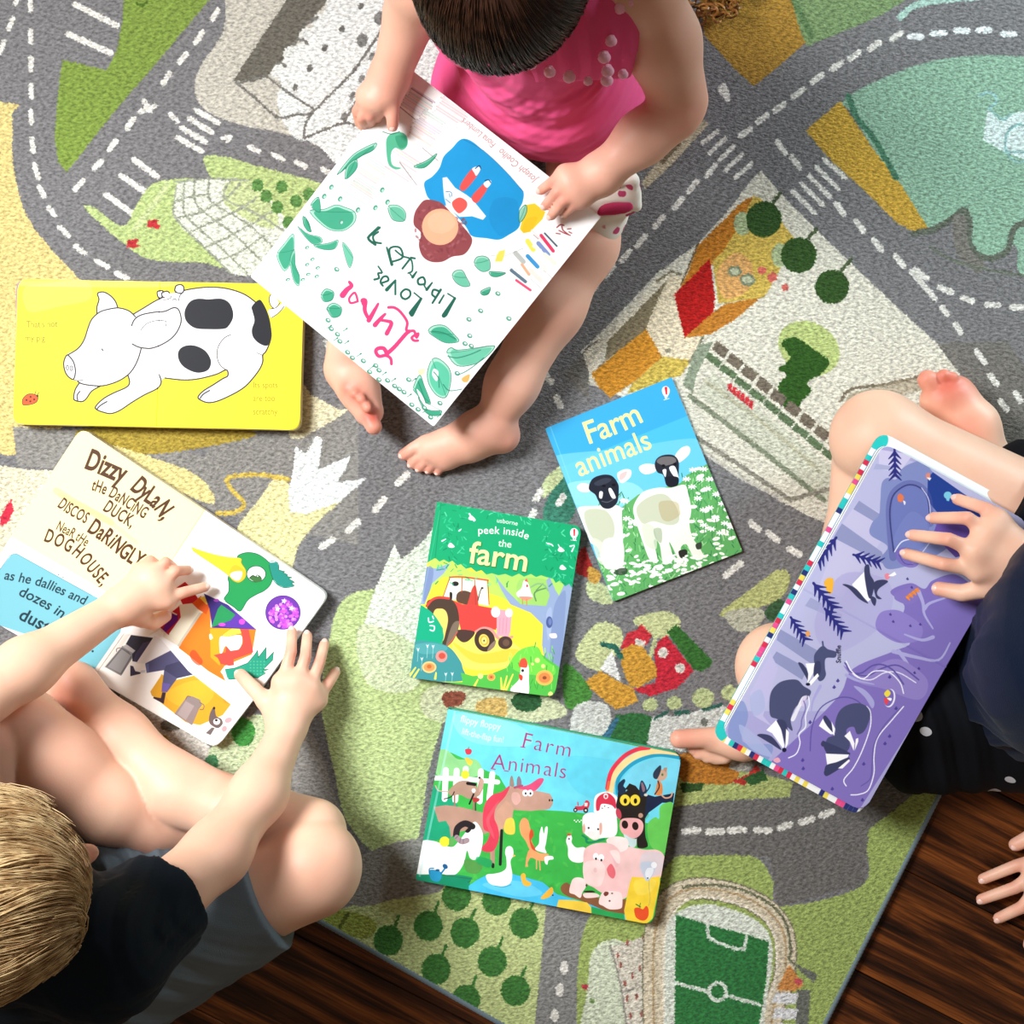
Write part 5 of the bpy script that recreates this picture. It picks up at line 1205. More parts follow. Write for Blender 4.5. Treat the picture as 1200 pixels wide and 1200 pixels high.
# ---- lilac board book on the right boy's lap
def badger_book():
    pl = Plane([(1036, 519), (1206, 612), (1012, 952), (846, 861)], (.15, .155, .11))
    c = pl.canvas('#a9a6d4', res=S / 2.4); rnd = random.Random(21)
    c.f = (800, 400, 3)
    c.p('#b8b9dd', '600,350 1200,560 1200,1300 -100,1300'); c.p('#c3c0e0', '560,640 620,560 760,640 700,700 560,900 480,860'); c.p('#ccc8e6', '690,380 810,400 760,460 690,450')
    c.f = (0, 0, 1); c.p('#8272bd', '1000,960 1120,770 1210,640 1150,660 1095,770 1050,820 975,940'); c.f = (800, 400, 3)
    # tree shadows as printed stripes
    st = '#8f95bf'
    c.p(st, '620,560 720,625 700,650 600,590'); c.p(st, '560,640 700,740 720,790 530,690'); c.p(st, '340,1010 480,1090 490,1160 330,1050'); c.p(st, '330,1090 440,1150 420,1190 310,1120'); c.p('#a8acd2', '680,430 740,440 740,452 670,450'); c.p(st, '450,900 560,960 560,985 430,930', .6)
    c.b('#aaa6d6', '560,820 700,830 740,900 700,1000 560,1090 480,1060 470,960', .6)
    # cloud hill and night sky
    c.b('#7f8bc0', '700,500 720,480 750,485 770,450 800,430 850,420 880,460 960,520 1000,600 960,700 860,770 790,790 720,800 700,760 720,720 660,680 665,640 690,610 695,560'); c.p('#24408f', '862,480 880,460 980,530 1110,620 1100,640 920,630 860,560'); c.p('#6a52a8', '900,620 1170,660 1170,690 960,760 880,680')
    c.p('#9a86cc', '1070,590 1165,640 1168,665 1100,640'); c.e('#7ccae0', 932, 541, 14, 13); c.p('#7ccae0', '925,550 940,550 936,562 928,560')
    # burrow ovals, printed rims
    c.l('#54599c', 26, '740,760 730,660 728,580 745,530 790,502 835,512 862,550 870,620 870,640', al=.5)
    c.b('#6d79b8', '735,600 745,540 790,508 835,518 862,560 868,640 850,720 800,740 750,740 738,680'); c.b('#7f8cc4', '740,700 800,600 860,640 850,720 790,750', .4)
    c.l('#3b417c', 5, '742,740 730,640 730,580 745,535 790,505 835,515 862,555 870,640'); c.l('#d4d8f0', 3, '872,640 866,560 840,515'); c.l('#e4e6f6', 4, '745,740 770,705 810,695 850,700'); c.l('#d4d8f0', 3, '800,790 840,745 870,705'); c.e('#7a68b8', 790, 760, 46, 32, 30, .8); c.l('#5a4f98', 3, '760,750 780,780 810,785')
    c.b('#e07850', '755,545 765,535 778,548 770,565 758,562'); c.b('#e8e4ee', '775,560 784,565 780,576'); c.b('#d88a7a', '855,468 868,462 870,480 858,484'); c.p('#f4f0f4', '858,478 875,480 868,490')
    # purple ground
    pg = '#8272bd'
    c.b(pg, '730,880 800,850 850,870 880,840 960,820 1030,880 1010,950 980,1010 920,1130 850,1220 740,1350 500,1700 120,1700 500,1300 560,1230 600,1150 740,1090 800,1060 760,1000 780,930')
    c.b('#8f80c8', '690,960 720,945 770,950 840,1000 830,1050 760,1060 700,1030 678,1000'); c.b('#8676bf', '755,880 820,860 840,890 800,925 750,910 745,890'); 
    for q in ('830,880 845,920 850,960 880,1010', '850,940 870,920 930,900', '740,1090 820,1110 900,1120 940,1060', '760,1090 800,1150 810,1190', '880,1040 840,1050 780,1030'): c.l('#aeabdc', (14, 5), q)
    c.b('#9384c8', '565,1140 600,1160 650,1170 700,1130 770,1120 860,1190 830,1260 700,1220 620,1200'); c.l('#5f54a0', 5, '570,1130 600,1165 650,1175 700,1150 760,1140 830,1190'); c.l('#e4e2f6', 4, '575,1125 605,1175 660,1190 710,1165 760,1165 820,1200')
    for x, y in ((805, 865), (740, 985), (835, 995), (730, 960), (800, 1000), (830, 1150), (815, 1165), (790, 835)): c.p('#4a3f90', [(x - 5, y), (x + 1, y - 6), (x + 6, y + 3), (x, y + 5)])
    for i in range(4): c.l('#f08a3a', 6, [(787 + i * 11, 898 - i * 9), (797 + i * 11, 908 - i * 9)])
    c.l('#f08a3a', 12, '790,900 826,872', al=.8)
    # badger upper
    k = '#3c4063'
    c.p('#fdfdff', '595,855 640,808 650,830 662,870 668,900 652,915 620,885'); c.b(k, '640,792 655,786 660,820 674,850 664,900 652,895 640,830'); c.b(k, '562,855 580,855 610,870 640,905 652,922 620,905 585,870'); c.b(k, '672,850 700,838 722,845 690,870 684,890 700,905 680,900'); c.b(k, '660,895 680,905 676,930 665,918'); c.b('#e8889a', '710,822 722,815 728,830 716,838'); c.p('#fff', '722,825 745,810 752,820 740,826')
    c.b('#f4b43a', '498,845 512,832 530,838 526,880 514,888 500,860')
    for x0, y0, s_ in ((745, 380, 1), (540, 690, 1.15), (600, 750, 1.0), (460, 850, 1.2), (500, 940, 1.1), (380, 970, 1.0)):
        L = 40 * s_; a0 = {745: 1.55, 540: 2.2, 600: .3, 460: .9, 500: .9, 380: 1.0}[x0]
        dd = np.array((math.cos(a0), math.sin(a0)))
        c.l('#2c2f7c', 8 * s_, [(x0, y0), tuple(np.array((x0, y0)) + dd * L * 2.2)])
        for t in (.3, .8, 1.3, 1.8, 2.2):
            for sg in (-1, 1):
                p0 = np.array((x0, y0)) + dd * L * t; a1 = a0 + sg * .8; c.l('#2c2f7c', (12 * s_, 3), [tuple(p0), tuple(p0 + np.array((math.cos(a1), math.sin(a1))) * L * .75)])
    c.e('#e8a05a', 440, 1028, 8, 10)
    c.t('Snuffle', [(556, 1130), (556, 1020)], 17, '#1f1f38', .02, narrow=.95, sp=1.02)
    # lower half
    c.f = (840, 700, 4.614)
    c.p('#bfbbe2', '180,520 290,300 330,380 300,480 250,640 300,700 200,640'); c.b('#7a8fc4', '60,720 130,560 170,640 140,780 300,800 250,900 120,850', .7); c.b('#a8b4dc', '180,540 240,500 260,600 200,640', .7); c.b('#a9b4dc', '120,690 180,720 240,780 300,860 220,840 150,780', .8)
    c.b('#4a5076', '525,330 545,285 575,262 600,280 645,295 640,325 590,330 585,380 590,420 570,450 545,440'); c.b(k, '440,355 465,360 490,400 500,460 470,410'); c.p('#fdfdff', '480,358 532,355 525,400 490,470 495,410'); c.b(k, '530,355 560,350 560,410 525,430'); c.p('#fff', '490,470 545,410 553,425 510,475'); c.e('#1d1f38', 493, 470, 12, 8); c.l('#4a5076', 9, '575,262 572,240')
    c.b('#4a4f72', '285,560 300,500 350,455 430,445 470,480 510,510 480,560 430,590 400,660 410,720 380,700 330,660 290,640'); c.b('#e8e8f4', '400,660 430,600 460,540 485,540 450,600 420,665'); c.b('#d8cce8', '455,570 470,535 490,535 470,590', .8)
    c.p('#fdfdff', '268,718 320,665 345,700 365,800 360,820 300,735'); c.b(k, '218,745 245,738 300,755 350,825 290,790 240,760'); c.b(k, '325,665 370,670 385,740 372,800 350,720'); c.p('#fff', '375,710 390,730 385,790 370,820'); c.e('#1d1f38', 365, 825, 12, 12)
    c.l('#eef0fb', 6, '495,535 500,580 480,640 480,700 445,740 450,790 430,845 388,868'); c.l('#5f54a0', 7, '470,560 480,600 460,660 455,700 435,740', al=.6)
    c.l('#5f54a0', 6, '505,830 515,700 560,600 640,550 700,540 760,560 820,620'); c.l('#f1f2fc', 6, '700,1020 688,985 740,920 790,820 830,700 830,620 810,590')
    c.b('#4a4f74', '640,680 660,620 700,585 760,572 810,590 830,640 800,720 760,740 740,700 700,720 720,800 690,840 620,840 590,800 600,760 640,740'); c.b('#3c4063', '570,780 600,785 700,830 720,850 660,870 600,850'); c.p('#fdfdff', '588,845 715,850 690,900 600,925'); c.b(k, '590,910 650,890 715,865 700,900 610,960 585,960'); c.e(k, 593, 948, 14, 18); c.p('#fff', '655,925 715,875 720,885 680,925')
    c.p('#fdfdff', '552,695 575,655 600,680 635,740 615,740'); c.b(k, '575,655 590,640 625,690 640,740 600,700'); c.p('#fff', '620,670 640,710 635,750 628,735'); c.p('#fdfdff', '690,750 720,722 745,790 740,830 720,780'); c.p('#fff', '745,830 765,780 765,760 752,765'); c.e(k, 575, 793, 12, 14)
    c.l('#5f54a0', 8, '700,360 720,400 780,410 840,370 900,365 960,400 1010,470'); c.l('#f1f2fc', 6, '700,345 730,400 790,440 850,400 930,405 990,460 1010,520'); c.l('#f1f2fc', 6, '1010,590 950,660 870,760 850,860 850,950 820,1040 770,1065 725,1068'); c.l('#5f54a0', 6, '990,600 900,700 850,800 840,900 830,980 780,1020', al=.7)
    c.e('#efeefc', 935, 545, 30, 50, 10); c.e('#7a6aba', 930, 543, 26, 46, 10); c.b('#f4e04a', '905,520 925,500 940,520 920,540'); c.b('#e84a5a', '905,545 930,550 920,580 908,570'); c.b('#fff', '920,545 945,545 940,560')
    c.b('#a8a6da', '740,480 800,500 850,560 840,600 800,540'); c.l('#a8a6da', (18, 6), '700,420 760,450 850,470'); c.l('#a8a6da', (18, 5), '560,480 520,560 510,630')
    for x, y in ((655, 450), (635, 485), (505, 675), (465, 880), (468, 925), (625, 1035), (788, 1095), (935, 430), (935, 750), (910, 790), (795, 900), (970, 600)): c.p('#4f4496', [(x - 11, y + 4), (x, y - 12), (x + 10, y + 2), (x, y + 11)])
    c.b('#e8a8b8', '305,880 330,865 345,885 325,895')
    c.f = (0, 0, 1)
    r = book_root('board_book', 'open lilac board book with grey badgers and a teal patterned cover edge', 'book', pl, .02)
    m = print_mat('badger_print', c)
    # cover with coloured confetti edge: printed on the rim that shows round the pages
    cc = pl.canvas('#f2f4f4', res=S / 2.2, m=.02)
    A, B, D = np.array((1036, 519)), np.array((846, 861)), np.array((1012, 952))
    cols = ['#2cc4bc', '#f2f4f4', '#e8508c', '#f6f6f2', '#2cc4bc', '#2b3570', '#f4f4f0', '#d8304c', '#f0d85a', '#f4f4f4']
    for i in range(60):
        t = i / 60; p = A + (B - A) * t; q = A + (B - A) * (t + 1 / 60)
        c1 = cols[rnd.randrange(10)]; nn_ = np.array((-.87, -.48)); cc.p(c1, [tuple(p - nn_ * 4), tuple(q - nn_ * 4), tuple(q + nn_ * 16), tuple(p + nn_ * 16)])
    for i in range(34):
        t = i / 34; p = B + (D - B) * t; q = B + (D - B) * (t + 1 / 34); c1 = cols[rnd.randrange(10)]; nn_ = np.array((-.48, .87))
        cc.p(c1, [tuple(p - nn_ * 4), tuple(q - nn_ * 4), tuple(q + nn_ * 16), tuple(p + nn_ * 16)])
    cc.e('#2cc4bc', 1034, 516, 12); cc.e('#2cc4bc', 843, 862, 13)
    mc = print_mat('badger_cover_print', cc)
    ctr = sum(pl.c, Vector()) / 4
    drop = .020
    out = [p + (p - ctr).normalized() * .0115 for p in pl.c]
    slab('cover', rounded(out, .014), pl.N, drop, .0035, [mc, simple('teal_edge', '#38b9b4', .5)], r, cc, .0008, label='cover board with teal, pink and white confetti rim')
    fm = [pl.at(941, 690), pl.at(1109, 782)]
    q = pl.c
    ed = simple('blue_page_edge', '#3f7fb0', .6)
    for nm, qq, rr_ in (('page_block', [q[0], q[1], fm[1], fm[0]], (.012, .012, 0, 0)), ('page_block', [fm[0], fm[1], q[2], q[3]], (0, 0, .012, .012))):
        for k_ in range(4):
            slab('page' if k_ == 0 else nm, rounded(qq, rr_), pl.N, .0001 + k_ * .005, .0043, [m if k_ == 0 else WHITE, WHITE if k_ % 2 == 0 else ed], r, c if k_ == 0 else None, .0008)
    return pl


BB = badger_book()

# ------------------------------------------------------------------ implicit bodies meshed through a sparse level set
def vv(p): return np.array(p, np.float32)


def ground_height(X):
    """rug top on the rug, bare boards beyond its two near edges"""
    c0 = vv(corner); out = np.zeros(X.shape[:-1], bool)
    for e, other in ((ea, eb), (eb, ea)):
        n = Vector((e.y, -e.x, 0))
        if n.dot(other) > 0: n = -n
        out |= ((X - c0) @ vv(n)) > .006
    return np.where(out, FZ + .0004, .0004).astype(np.float32)


class Body:
    def __init__(self, vox=.002):
        self.vox = vox; self.groups = []; self.kjoin = .006; self.flush = []; self.cuts = []; self.disp = None; self.ground = True

    def group(self, k=.012, join=.006, hard=False):
        self.groups.append(dict(k=k, join=join, prims=[], hard=hard)); return self

    def cap(self, a, b, r1, r2=None, cut=None):
        """tapered limb between a and b; cut = (point, normal) slices it flat"""
        r2 = r1 if r2 is None else r2
        a, b = vv(a), vv(b)
        lo = np.minimum(a - r1, b - r2); hi = np.maximum(a + r1, b + r2)
        self.groups[-1]['prims'].append(('c', a, b, r1, r2, lo, hi, cut)); return self

    def chain(self, pts, rs):
        for i in range(len(pts) - 1): self.cap(pts[i], pts[i + 1], rs[i], rs[i + 1])
        return self

    def ell(self, c, r, axes=None):
        A = np.array(axes, np.float32) if axes is not None else np.eye(3, dtype=np.float32)
        r = vv(r); m = float(max(r)); c = vv(c)
        self.groups[-1]['prims'].append(('e', c, r, A, None, c - m, c + m, None)); return self

    def ev(self, pr, X):
        if pr[0] == 'c':
            a, b, r1, r2 = pr[1:5]; ab = b - a; L = float(ab @ ab) + 1e-12
            t = np.clip(((X - a) @ ab) / L, 0, 1)
            d = np.sqrt(np.maximum(((X - a - t[..., None] * ab) ** 2).sum(-1), 1e-12)) - (r1 + (r2 - r1) * t)
            if pr[7] is not None:
                d = np.maximum(d, (X - vv(pr[7][0])) @ vv(pr[7][1]))
            return d
        c, r, A = pr[1:4]
        q = (X - c) @ A.T
        k0 = np.sqrt(((q / r) ** 2).sum(-1)) + 1e-9; k1 = np.sqrt(((q / r ** 2).__pow__(2)).sum(-1)) + 1e-9
        return k0 * (k0 - 1) / k1

    @staticmethod
    def smin(a, b, k):
        h = np.maximum(k - np.abs(a - b), 0) / k
        return np.minimum(a, b) - h * h * k * .25

    def mesh(self, name):
        v = self.vox; B = 32; pad = .012
        blocks = {}
        for gi, g in enumerate(self.groups):
            for pi, p in enumerate(g['prims']):
                lo = np.floor((p[5] - pad) / v / B).astype(int); hi = np.floor((p[6] + pad) / v / B).astype(int)
                for i in range(lo[0], hi[0] + 1):
                    for j in range(lo[1], hi[1] + 1):
                        for k in range(lo[2], hi[2] + 1):
                            blocks.setdefault((i, j, k), []).append((gi, pi))
        grid = vdb.FloatGrid(background=3 * v)
        ar = (np.arange(B, dtype=np.float32))
        for (i, j, k), pl in blocks.items():
            ctr = (np.array((i, j, k)) + .5) * B * v
            x = (i * B + ar) * v; y = (j * B + ar) * v; z = (k * B + ar) * v
            X = np.stack(np.meshgrid(x, y, z, indexing='ij'), -1)
            F = None
            for gi, g in enumerate(self.groups):
                G = None
                for (g2, pi) in pl:
                    if g2 != gi: continue
                    d = self.ev(g['prims'][pi], X)
                    G = d if G is None else (np.minimum(G, d) if g['hard'] else self.smin(G, d, g['k']))
                if G is None: continue
                F = G if F is None else self.smin(F, G, g['join'])
            if F is None: continue
            if self.disp is not None and np.abs(F).min() < .02: F = F + self.disp(X).astype(np.float32)
            for cp, cn in self.cuts: F = np.maximum(F, (X - vv(cp)) @ vv(cn))
            if self.ground: F = np.maximum(F, ground_height(X) - X[..., 2])
            F = np.clip(F, -3 * v, 3 * v).astype(np.float32)
            if F.min() >= 3 * v: continue
            grid.copyFromArray(np.ascontiguousarray(F), ijk=(i * B, j * B, k * B))
        pts, quads = grid.convertToQuads()
        pts = np.asarray(pts, np.float32) * v; quads = np.asarray(quads, np.int32)[:, ::-1]
        me = bpy.data.meshes.new(name)
        me.vertices.add(len(pts)); me.vertices.foreach_set('co', pts.ravel())
        me.loops.add(quads.size); me.loops.foreach_set('vertex_index', quads.ravel())
        me.polygons.add(len(quads)); me.polygons.foreach_set('loop_start', np.arange(0, quads.size, 4, dtype=np.int32))
        me.update(calc_edges=True); me.validate()
        me.polygons.foreach_set('use_smooth', np.ones(len(me.polygons), bool))
        # smooth a little, keep fingers crisp
        bm = bmesh.new(); bm.from_mesh(me)
        for _ in range(2): bmesh.ops.smooth_vert(bm, verts=bm.verts, factor=.5, use_axis_x=True, use_axis_y=True, use_axis_z=True)
        bm.normal_update()
        vol = bm.calc_volume(signed=True)
        if vol < 0: bmesh.ops.reverse_faces(bm, faces=bm.faces)
        bm.to_mesh(me); bm.free()
        if self.flush:
            co = np.empty(len(me.vertices) * 3, np.float32); me.vertices.foreach_get('co', co); co = co.reshape(-1, 3)
            f = np.zeros(len(co), np.float32)
            for c, r, a in self.flush: f = np.maximum(f, a * np.exp(-((co - vv(c)) ** 2).sum(1) / (r * r)))
            at = me.attributes.new('flush', 'FLOAT', 'POINT'); at.data.foreach_set('value', f)
        return me

    # ---- anatomy helpers
    def hand(self, wrist, mcps, fingers, thumb, rf=.0056, rw=.016, nails=None, up=(0, 0, 1)):
        """wrist + knuckles make the palm; each finger is its own bent chain of joints"""
        self.group(k=.012, join=.010)
        w = Vector(wrist)
        for m in mcps:
            self.cap(w, m, rw * .82, rf * 1.55)
        for a, b in zip(mcps[:-1], mcps[1:]): self.cap(a, b, rf * 1.35, rf * 1.35)
        m = thumb[0]; self.cap(w.lerp(m, .3), m, rw * .75, rf * 1.6)
        self.group(k=.001, join=.0045, hard=True)
        for mc, f in zip(mcps, fingers):
            pts = [mc] + list(f); n = len(pts)
            rs = [rf * (1.12 - .22 * i / (n - 1)) for i in range(n)]
            self.chain(pts, rs)
            for q in f[:-1]: self.flush.append((q, .010, .45))
            self.flush.append((pts[-1], .010, .35))
            if nails is not None: nails.append((pts[-2], pts[-1], rf * .92, up))
        for mc in mcps: self.flush.append((mc, .010, .22))
        pts = list(thumb); self.chain(pts, [rf * (1.5 - .38 * i / (len(pts) - 1)) for i in range(len(pts))])
        self.flush.append((pts[-1], .012, .35))
        if nails is not None: nails.append((pts[-2], pts[-1], rf * 1.08, up))


def add_nails(root, nails, mat):
    for a, b, r, up in nails:
        a, b = Vector(a), Vector(b); d = (b - a).normalized(); u = Vector(up); u = (u - d * u.dot(d)).normalized(); s = d.cross(u)
        bm = bmesh.new(); bmesh.ops.create_uvsphere(bm, u_segments=10, v_segments=6, radius=1)
        c = b + d * r * .15 + u * r * .72
        for v_ in bm.verts:
            l = v_.co.copy(); v_.co = c + d * l.x * r * .72 + s * l.y * r * .62 + u * l.z * r * .26 - u * (l.y ** 2) * r * .12
        me = bpy.data.meshes.new('fingernail'); bm.to_mesh(me); bm.free()
        for q in me.polygons: q.use_smooth = True
        link('fingernail', me, root, [mat])


def frame_axes(fwd, up):
    f = Vector(fwd).normalized(); u = Vector(up); u = (u - f * u.dot(f)).normalized(); s = u.cross(f)
    return f, u, s


def add_head(b, c, fwd, up, w=.068, l=.085, h=.088):
    """cranium, face, nose, lips and ears; returns the frame"""
    f, u, s = frame_axes(fwd, up); c = Vector(c)
    ax = [tuple(f), tuple(s), tuple(u)]
    b.group(k=.016, join=.02)
    b.ell(c, (l, w, h * .86), ax)
    b.ell(c + f * l * .28 - u * h * .42, (l * .60, w * .78, h * .62), ax)        # face and jaw
    b.ell(c + f * l * .78 - u * h * .30, (.012, .010, .012), ax)                 # bridge
    b.group(k=.004, join=.004)
    for k in (-1, 1): b.ell(c + f * l * .765 - u * h * .22 + s * k * w * .42, (.0118, .0135, .0108), ax)
    b.group(k=.006, join=.006)
    b.ell(c + f * (l * .95) - u * h * .46, (.012, .0085, .009), ax)               # nose tip
    b.ell(c + f * (l * .86) - u * h * .50 + s * .007, (.006, .005, .005), ax); b.ell(c + f * (l * .86) - u * h * .50 - s * .007, (.006, .005, .005), ax)
    for k in (-1, 1): b.ell(c + f * l * .60 - u * h * .52 + s * k * w * .42, (.020, .017, .017), ax)  # cheeks
    b.ell(c + f * l * .80 - u * h * .74, (.009, .017, .0045), ax); b.ell(c + f * l * .785 - u * h * .83, (.009, .014, .005), ax)
    b.ell(c + f * l * .66 - u * h * .98, (.014, .016, .012), ax)                 # chin
    for k in (-1, 1):
        e = c + s * k * w * .98 - f * l * .05 - u * h * .32
        b.ell(e, (.013, .0065, .020), ax); b.ell(e + s * k * .004 - f * .006, (.007, .005, .020), ax)
        b.flush.append((e, .022, .8))
    b.flush.append((c + f * l - u * h * .46, .016, .45)); b.flush.append((c + f * l * .8 - u * h * .78, .016, .9))
    for k in (-1, 1): b.flush.append((c + f * l * .6 - u * h * .52 + s * k * w * .5, .022, .35))
    return c, f, u, s, (w, l, h)


EYEW = simple('eye_white', '#f2eeea', .25, .5, 0); EYEI = simple('eye_iris', '#4a5a66', .2, .5, 0); BROW = simple('eyebrow', '#7a5a3c', .8)


def add_eyes(root, hd):
    c, f, u, s, (w, l, h) = hd
    for k in (-1, 1):
        p = c + f * l * .765 - u * h * .262 + s * k * w * .42
        for nm, q, r, m in (('eye', p, .0105, EYEW), ('iris', p + f * .0072 - u * .004, .0046, EYEI)):
            bm = bmesh.new(); bmesh.ops.create_uvsphere(bm, u_segments=14, v_segments=9, radius=r)
            for v_ in bm.verts: v_.co += q
            me = bpy.data.meshes.new(nm); bm.to_mesh(me); bm.free()
            for g in me.polygons: g.use_smooth = True
            o = link(nm, me, root if nm == 'eye' else last, [m])
            last = o


def curve_mesh(name, cu, mat):
    t = bpy.data.objects.new('t', cu); C.objects.link(t); bpy.context.view_layer.update()
    me = bpy.data.meshes.new_from_object(t.evaluated_get(bpy.context.evaluated_depsgraph_get()))
    bpy.data.objects.remove(t); bpy.data.curves.remove(cu)
    me.name = name; me.materials.clear(); me.materials.append(mat)
    me.polygons.foreach_set('use_smooth', np.ones(len(me.polygons), bool))
    o = bpy.data.objects.new(name, me); C.objects.link(o)
    return o


def hair_strands(name, root, hd, crown, n, length, mat, scale=1.06, thick=.0006, flow=None, lift=.003, covers=None, seed=1, messy=.15, parent_cap=None, clump=0.0, stop=None):
    """combed strands that hug the skull, running away from the crown"""
    rnd = random.Random(seed)
    c, f, u, s, (w, l, h) = hd
    rad = (l * scale, w * scale, h * .86 * scale)
    cr = Vector(crown).normalized()
    cu = bpy.data.curves.new(name, 'CURVE'); cu.dimensions = '3D'; cu.bevel_depth = thick; cu.bevel_resolution = 0; cu.use_fill_caps = False
    made = 0
    while made < n:
        d = Vector((rnd.gauss(0, 1), rnd.gauss(0, 1), rnd.gauss(0, 1))).normalized()   # local (fwd, side, up)
        if not covers(d): continue
        made += 1
        cell = math.sin(d.x * 9 + 1.7 * math.sin(d.y * 7 + d.z * 5)) * math.cos(d.y * 8 - d.z * 6)
        pts = []; L = length * rnd.uniform(.6, 1.15); steps = 8; p = d.copy()
        off = rnd.uniform(-.001, lift) ; wob = rnd.uniform(-messy, messy)
        for k in range(steps):
            if stop is not None and k > 2 and stop(p): break
            q = Vector((p.x * rad[0], p.y * rad[1], p.z * rad[2]))
            lf = off + clump * .003 * cell + .0035 * math.sin(k / (steps - 1) * math.pi) * rnd.uniform(.6, 1.2)
            q = q + p * lf
            pts.append(c + f * q.x + s * q.y + u * q.z)
            away = (p - cr * p.dot(cr))
            if away.length < .05: away = Vector((rnd.gauss(0, 1), rnd.gauss(0, 1), 0))
            away.normalize()
            sw = p.cross(away)
            t = away + sw * (.35 + wob + clump * cell)
            if flow is not None: t = t * .5 + Vector(flow)
            t = (t - p * t.dot(p)).normalized()
            p = (p + t * (L / steps / .075)).normalized()
        sp = cu.splines.new('POLY'); sp.points.add(len(pts) - 1)
        for k, q in enumerate(pts):
            sp.points[k].co = (*q, 1); sp.points[k].radius = 1.0 - .7 * (k / (len(pts) - 1)) ** 2
    o = curve_mesh(name, cu, mat)
    o.parent = parent_cap or root
    o.matrix_parent_inverse = Matrix.Translation(-(parent_cap or root).location)
    return o


def hair_mat(name, a, b_, rough=.42):
    m, nt, b = base_mat(name, a, rough, .45)
    tc = nt.nodes.new('ShaderNodeTexCoord'); n = nt.nodes.new('ShaderNodeTexNoise'); n.inputs['Scale'].default_value = 90; n.inputs['Detail'].default_value = 5
    nt.links.new(tc.outputs['Object'], n.inputs['Vector'])
    mr = nt.nodes.new('ShaderNodeMapRange'); mr.inputs['From Min'].default_value = .38; mr.inputs['From Max'].default_value = .62
    nt.links.new(n.outputs['Fac'], mr.inputs[0])
    mx = nt.nodes.new('ShaderNodeMix'); mx.data_type = 'RGBA'; mx.inputs[6].default_value = lin(a); mx.inputs[7].default_value = lin(b_)
    nt.links.new(mr.outputs[0], mx.inputs[0]); nt.links.new(mx.outputs[2], b.inputs['Base Color'])
    return m


def folds(ws):
    """soft creases: sum of directed waves (direction, wavelength, amplitude, centre, radius)"""
    def f(X):
        o = np.zeros(X.shape[:-1], np.float32)
        for d, wl, am, c, r in ws:
            q = X - vv(c)
            if d is None: ph = np.sqrt((q ** 2).sum(-1)) / wl * 2 * math.pi
            else:
                d = vv(d); d = d / np.linalg.norm(d); ph = (q @ d) / wl * 2 * math.pi
            m = np.exp(-(q ** 2).sum(-1) / (r * r))
            o += am * m * (np.sin(ph + 1.3 * np.sin(q[..., 0] * 30 + q[..., 1] * 22)) ** 3)
        return o
    return f


SKIN = skin_mat('skin_fair', '#ecbfa4', '#d4705c'); SKIN2 = skin_mat('skin_rosy', '#eab59e', '#d0614f'); NAIL = simple('nail', '#efc4b6', .3, .5, .02)


def person(name, body, base, label, mats):
    me = body.mesh('person')
    o = bpy.data.objects.new('person', me); C.objects.link(o)
    for m in mats: me.materials.append(m)
    me.transform(Matrix.Translation(-Vector(base))); o.location = base
    tag(o, label, 'person')
    bpy.context.view_layer.update()
    return o


def garment(name, body, root, mats, label=None):
    me = body.mesh(name)
    o = link(name, me, root, mats)
    if label: o['label'] = label
    return o


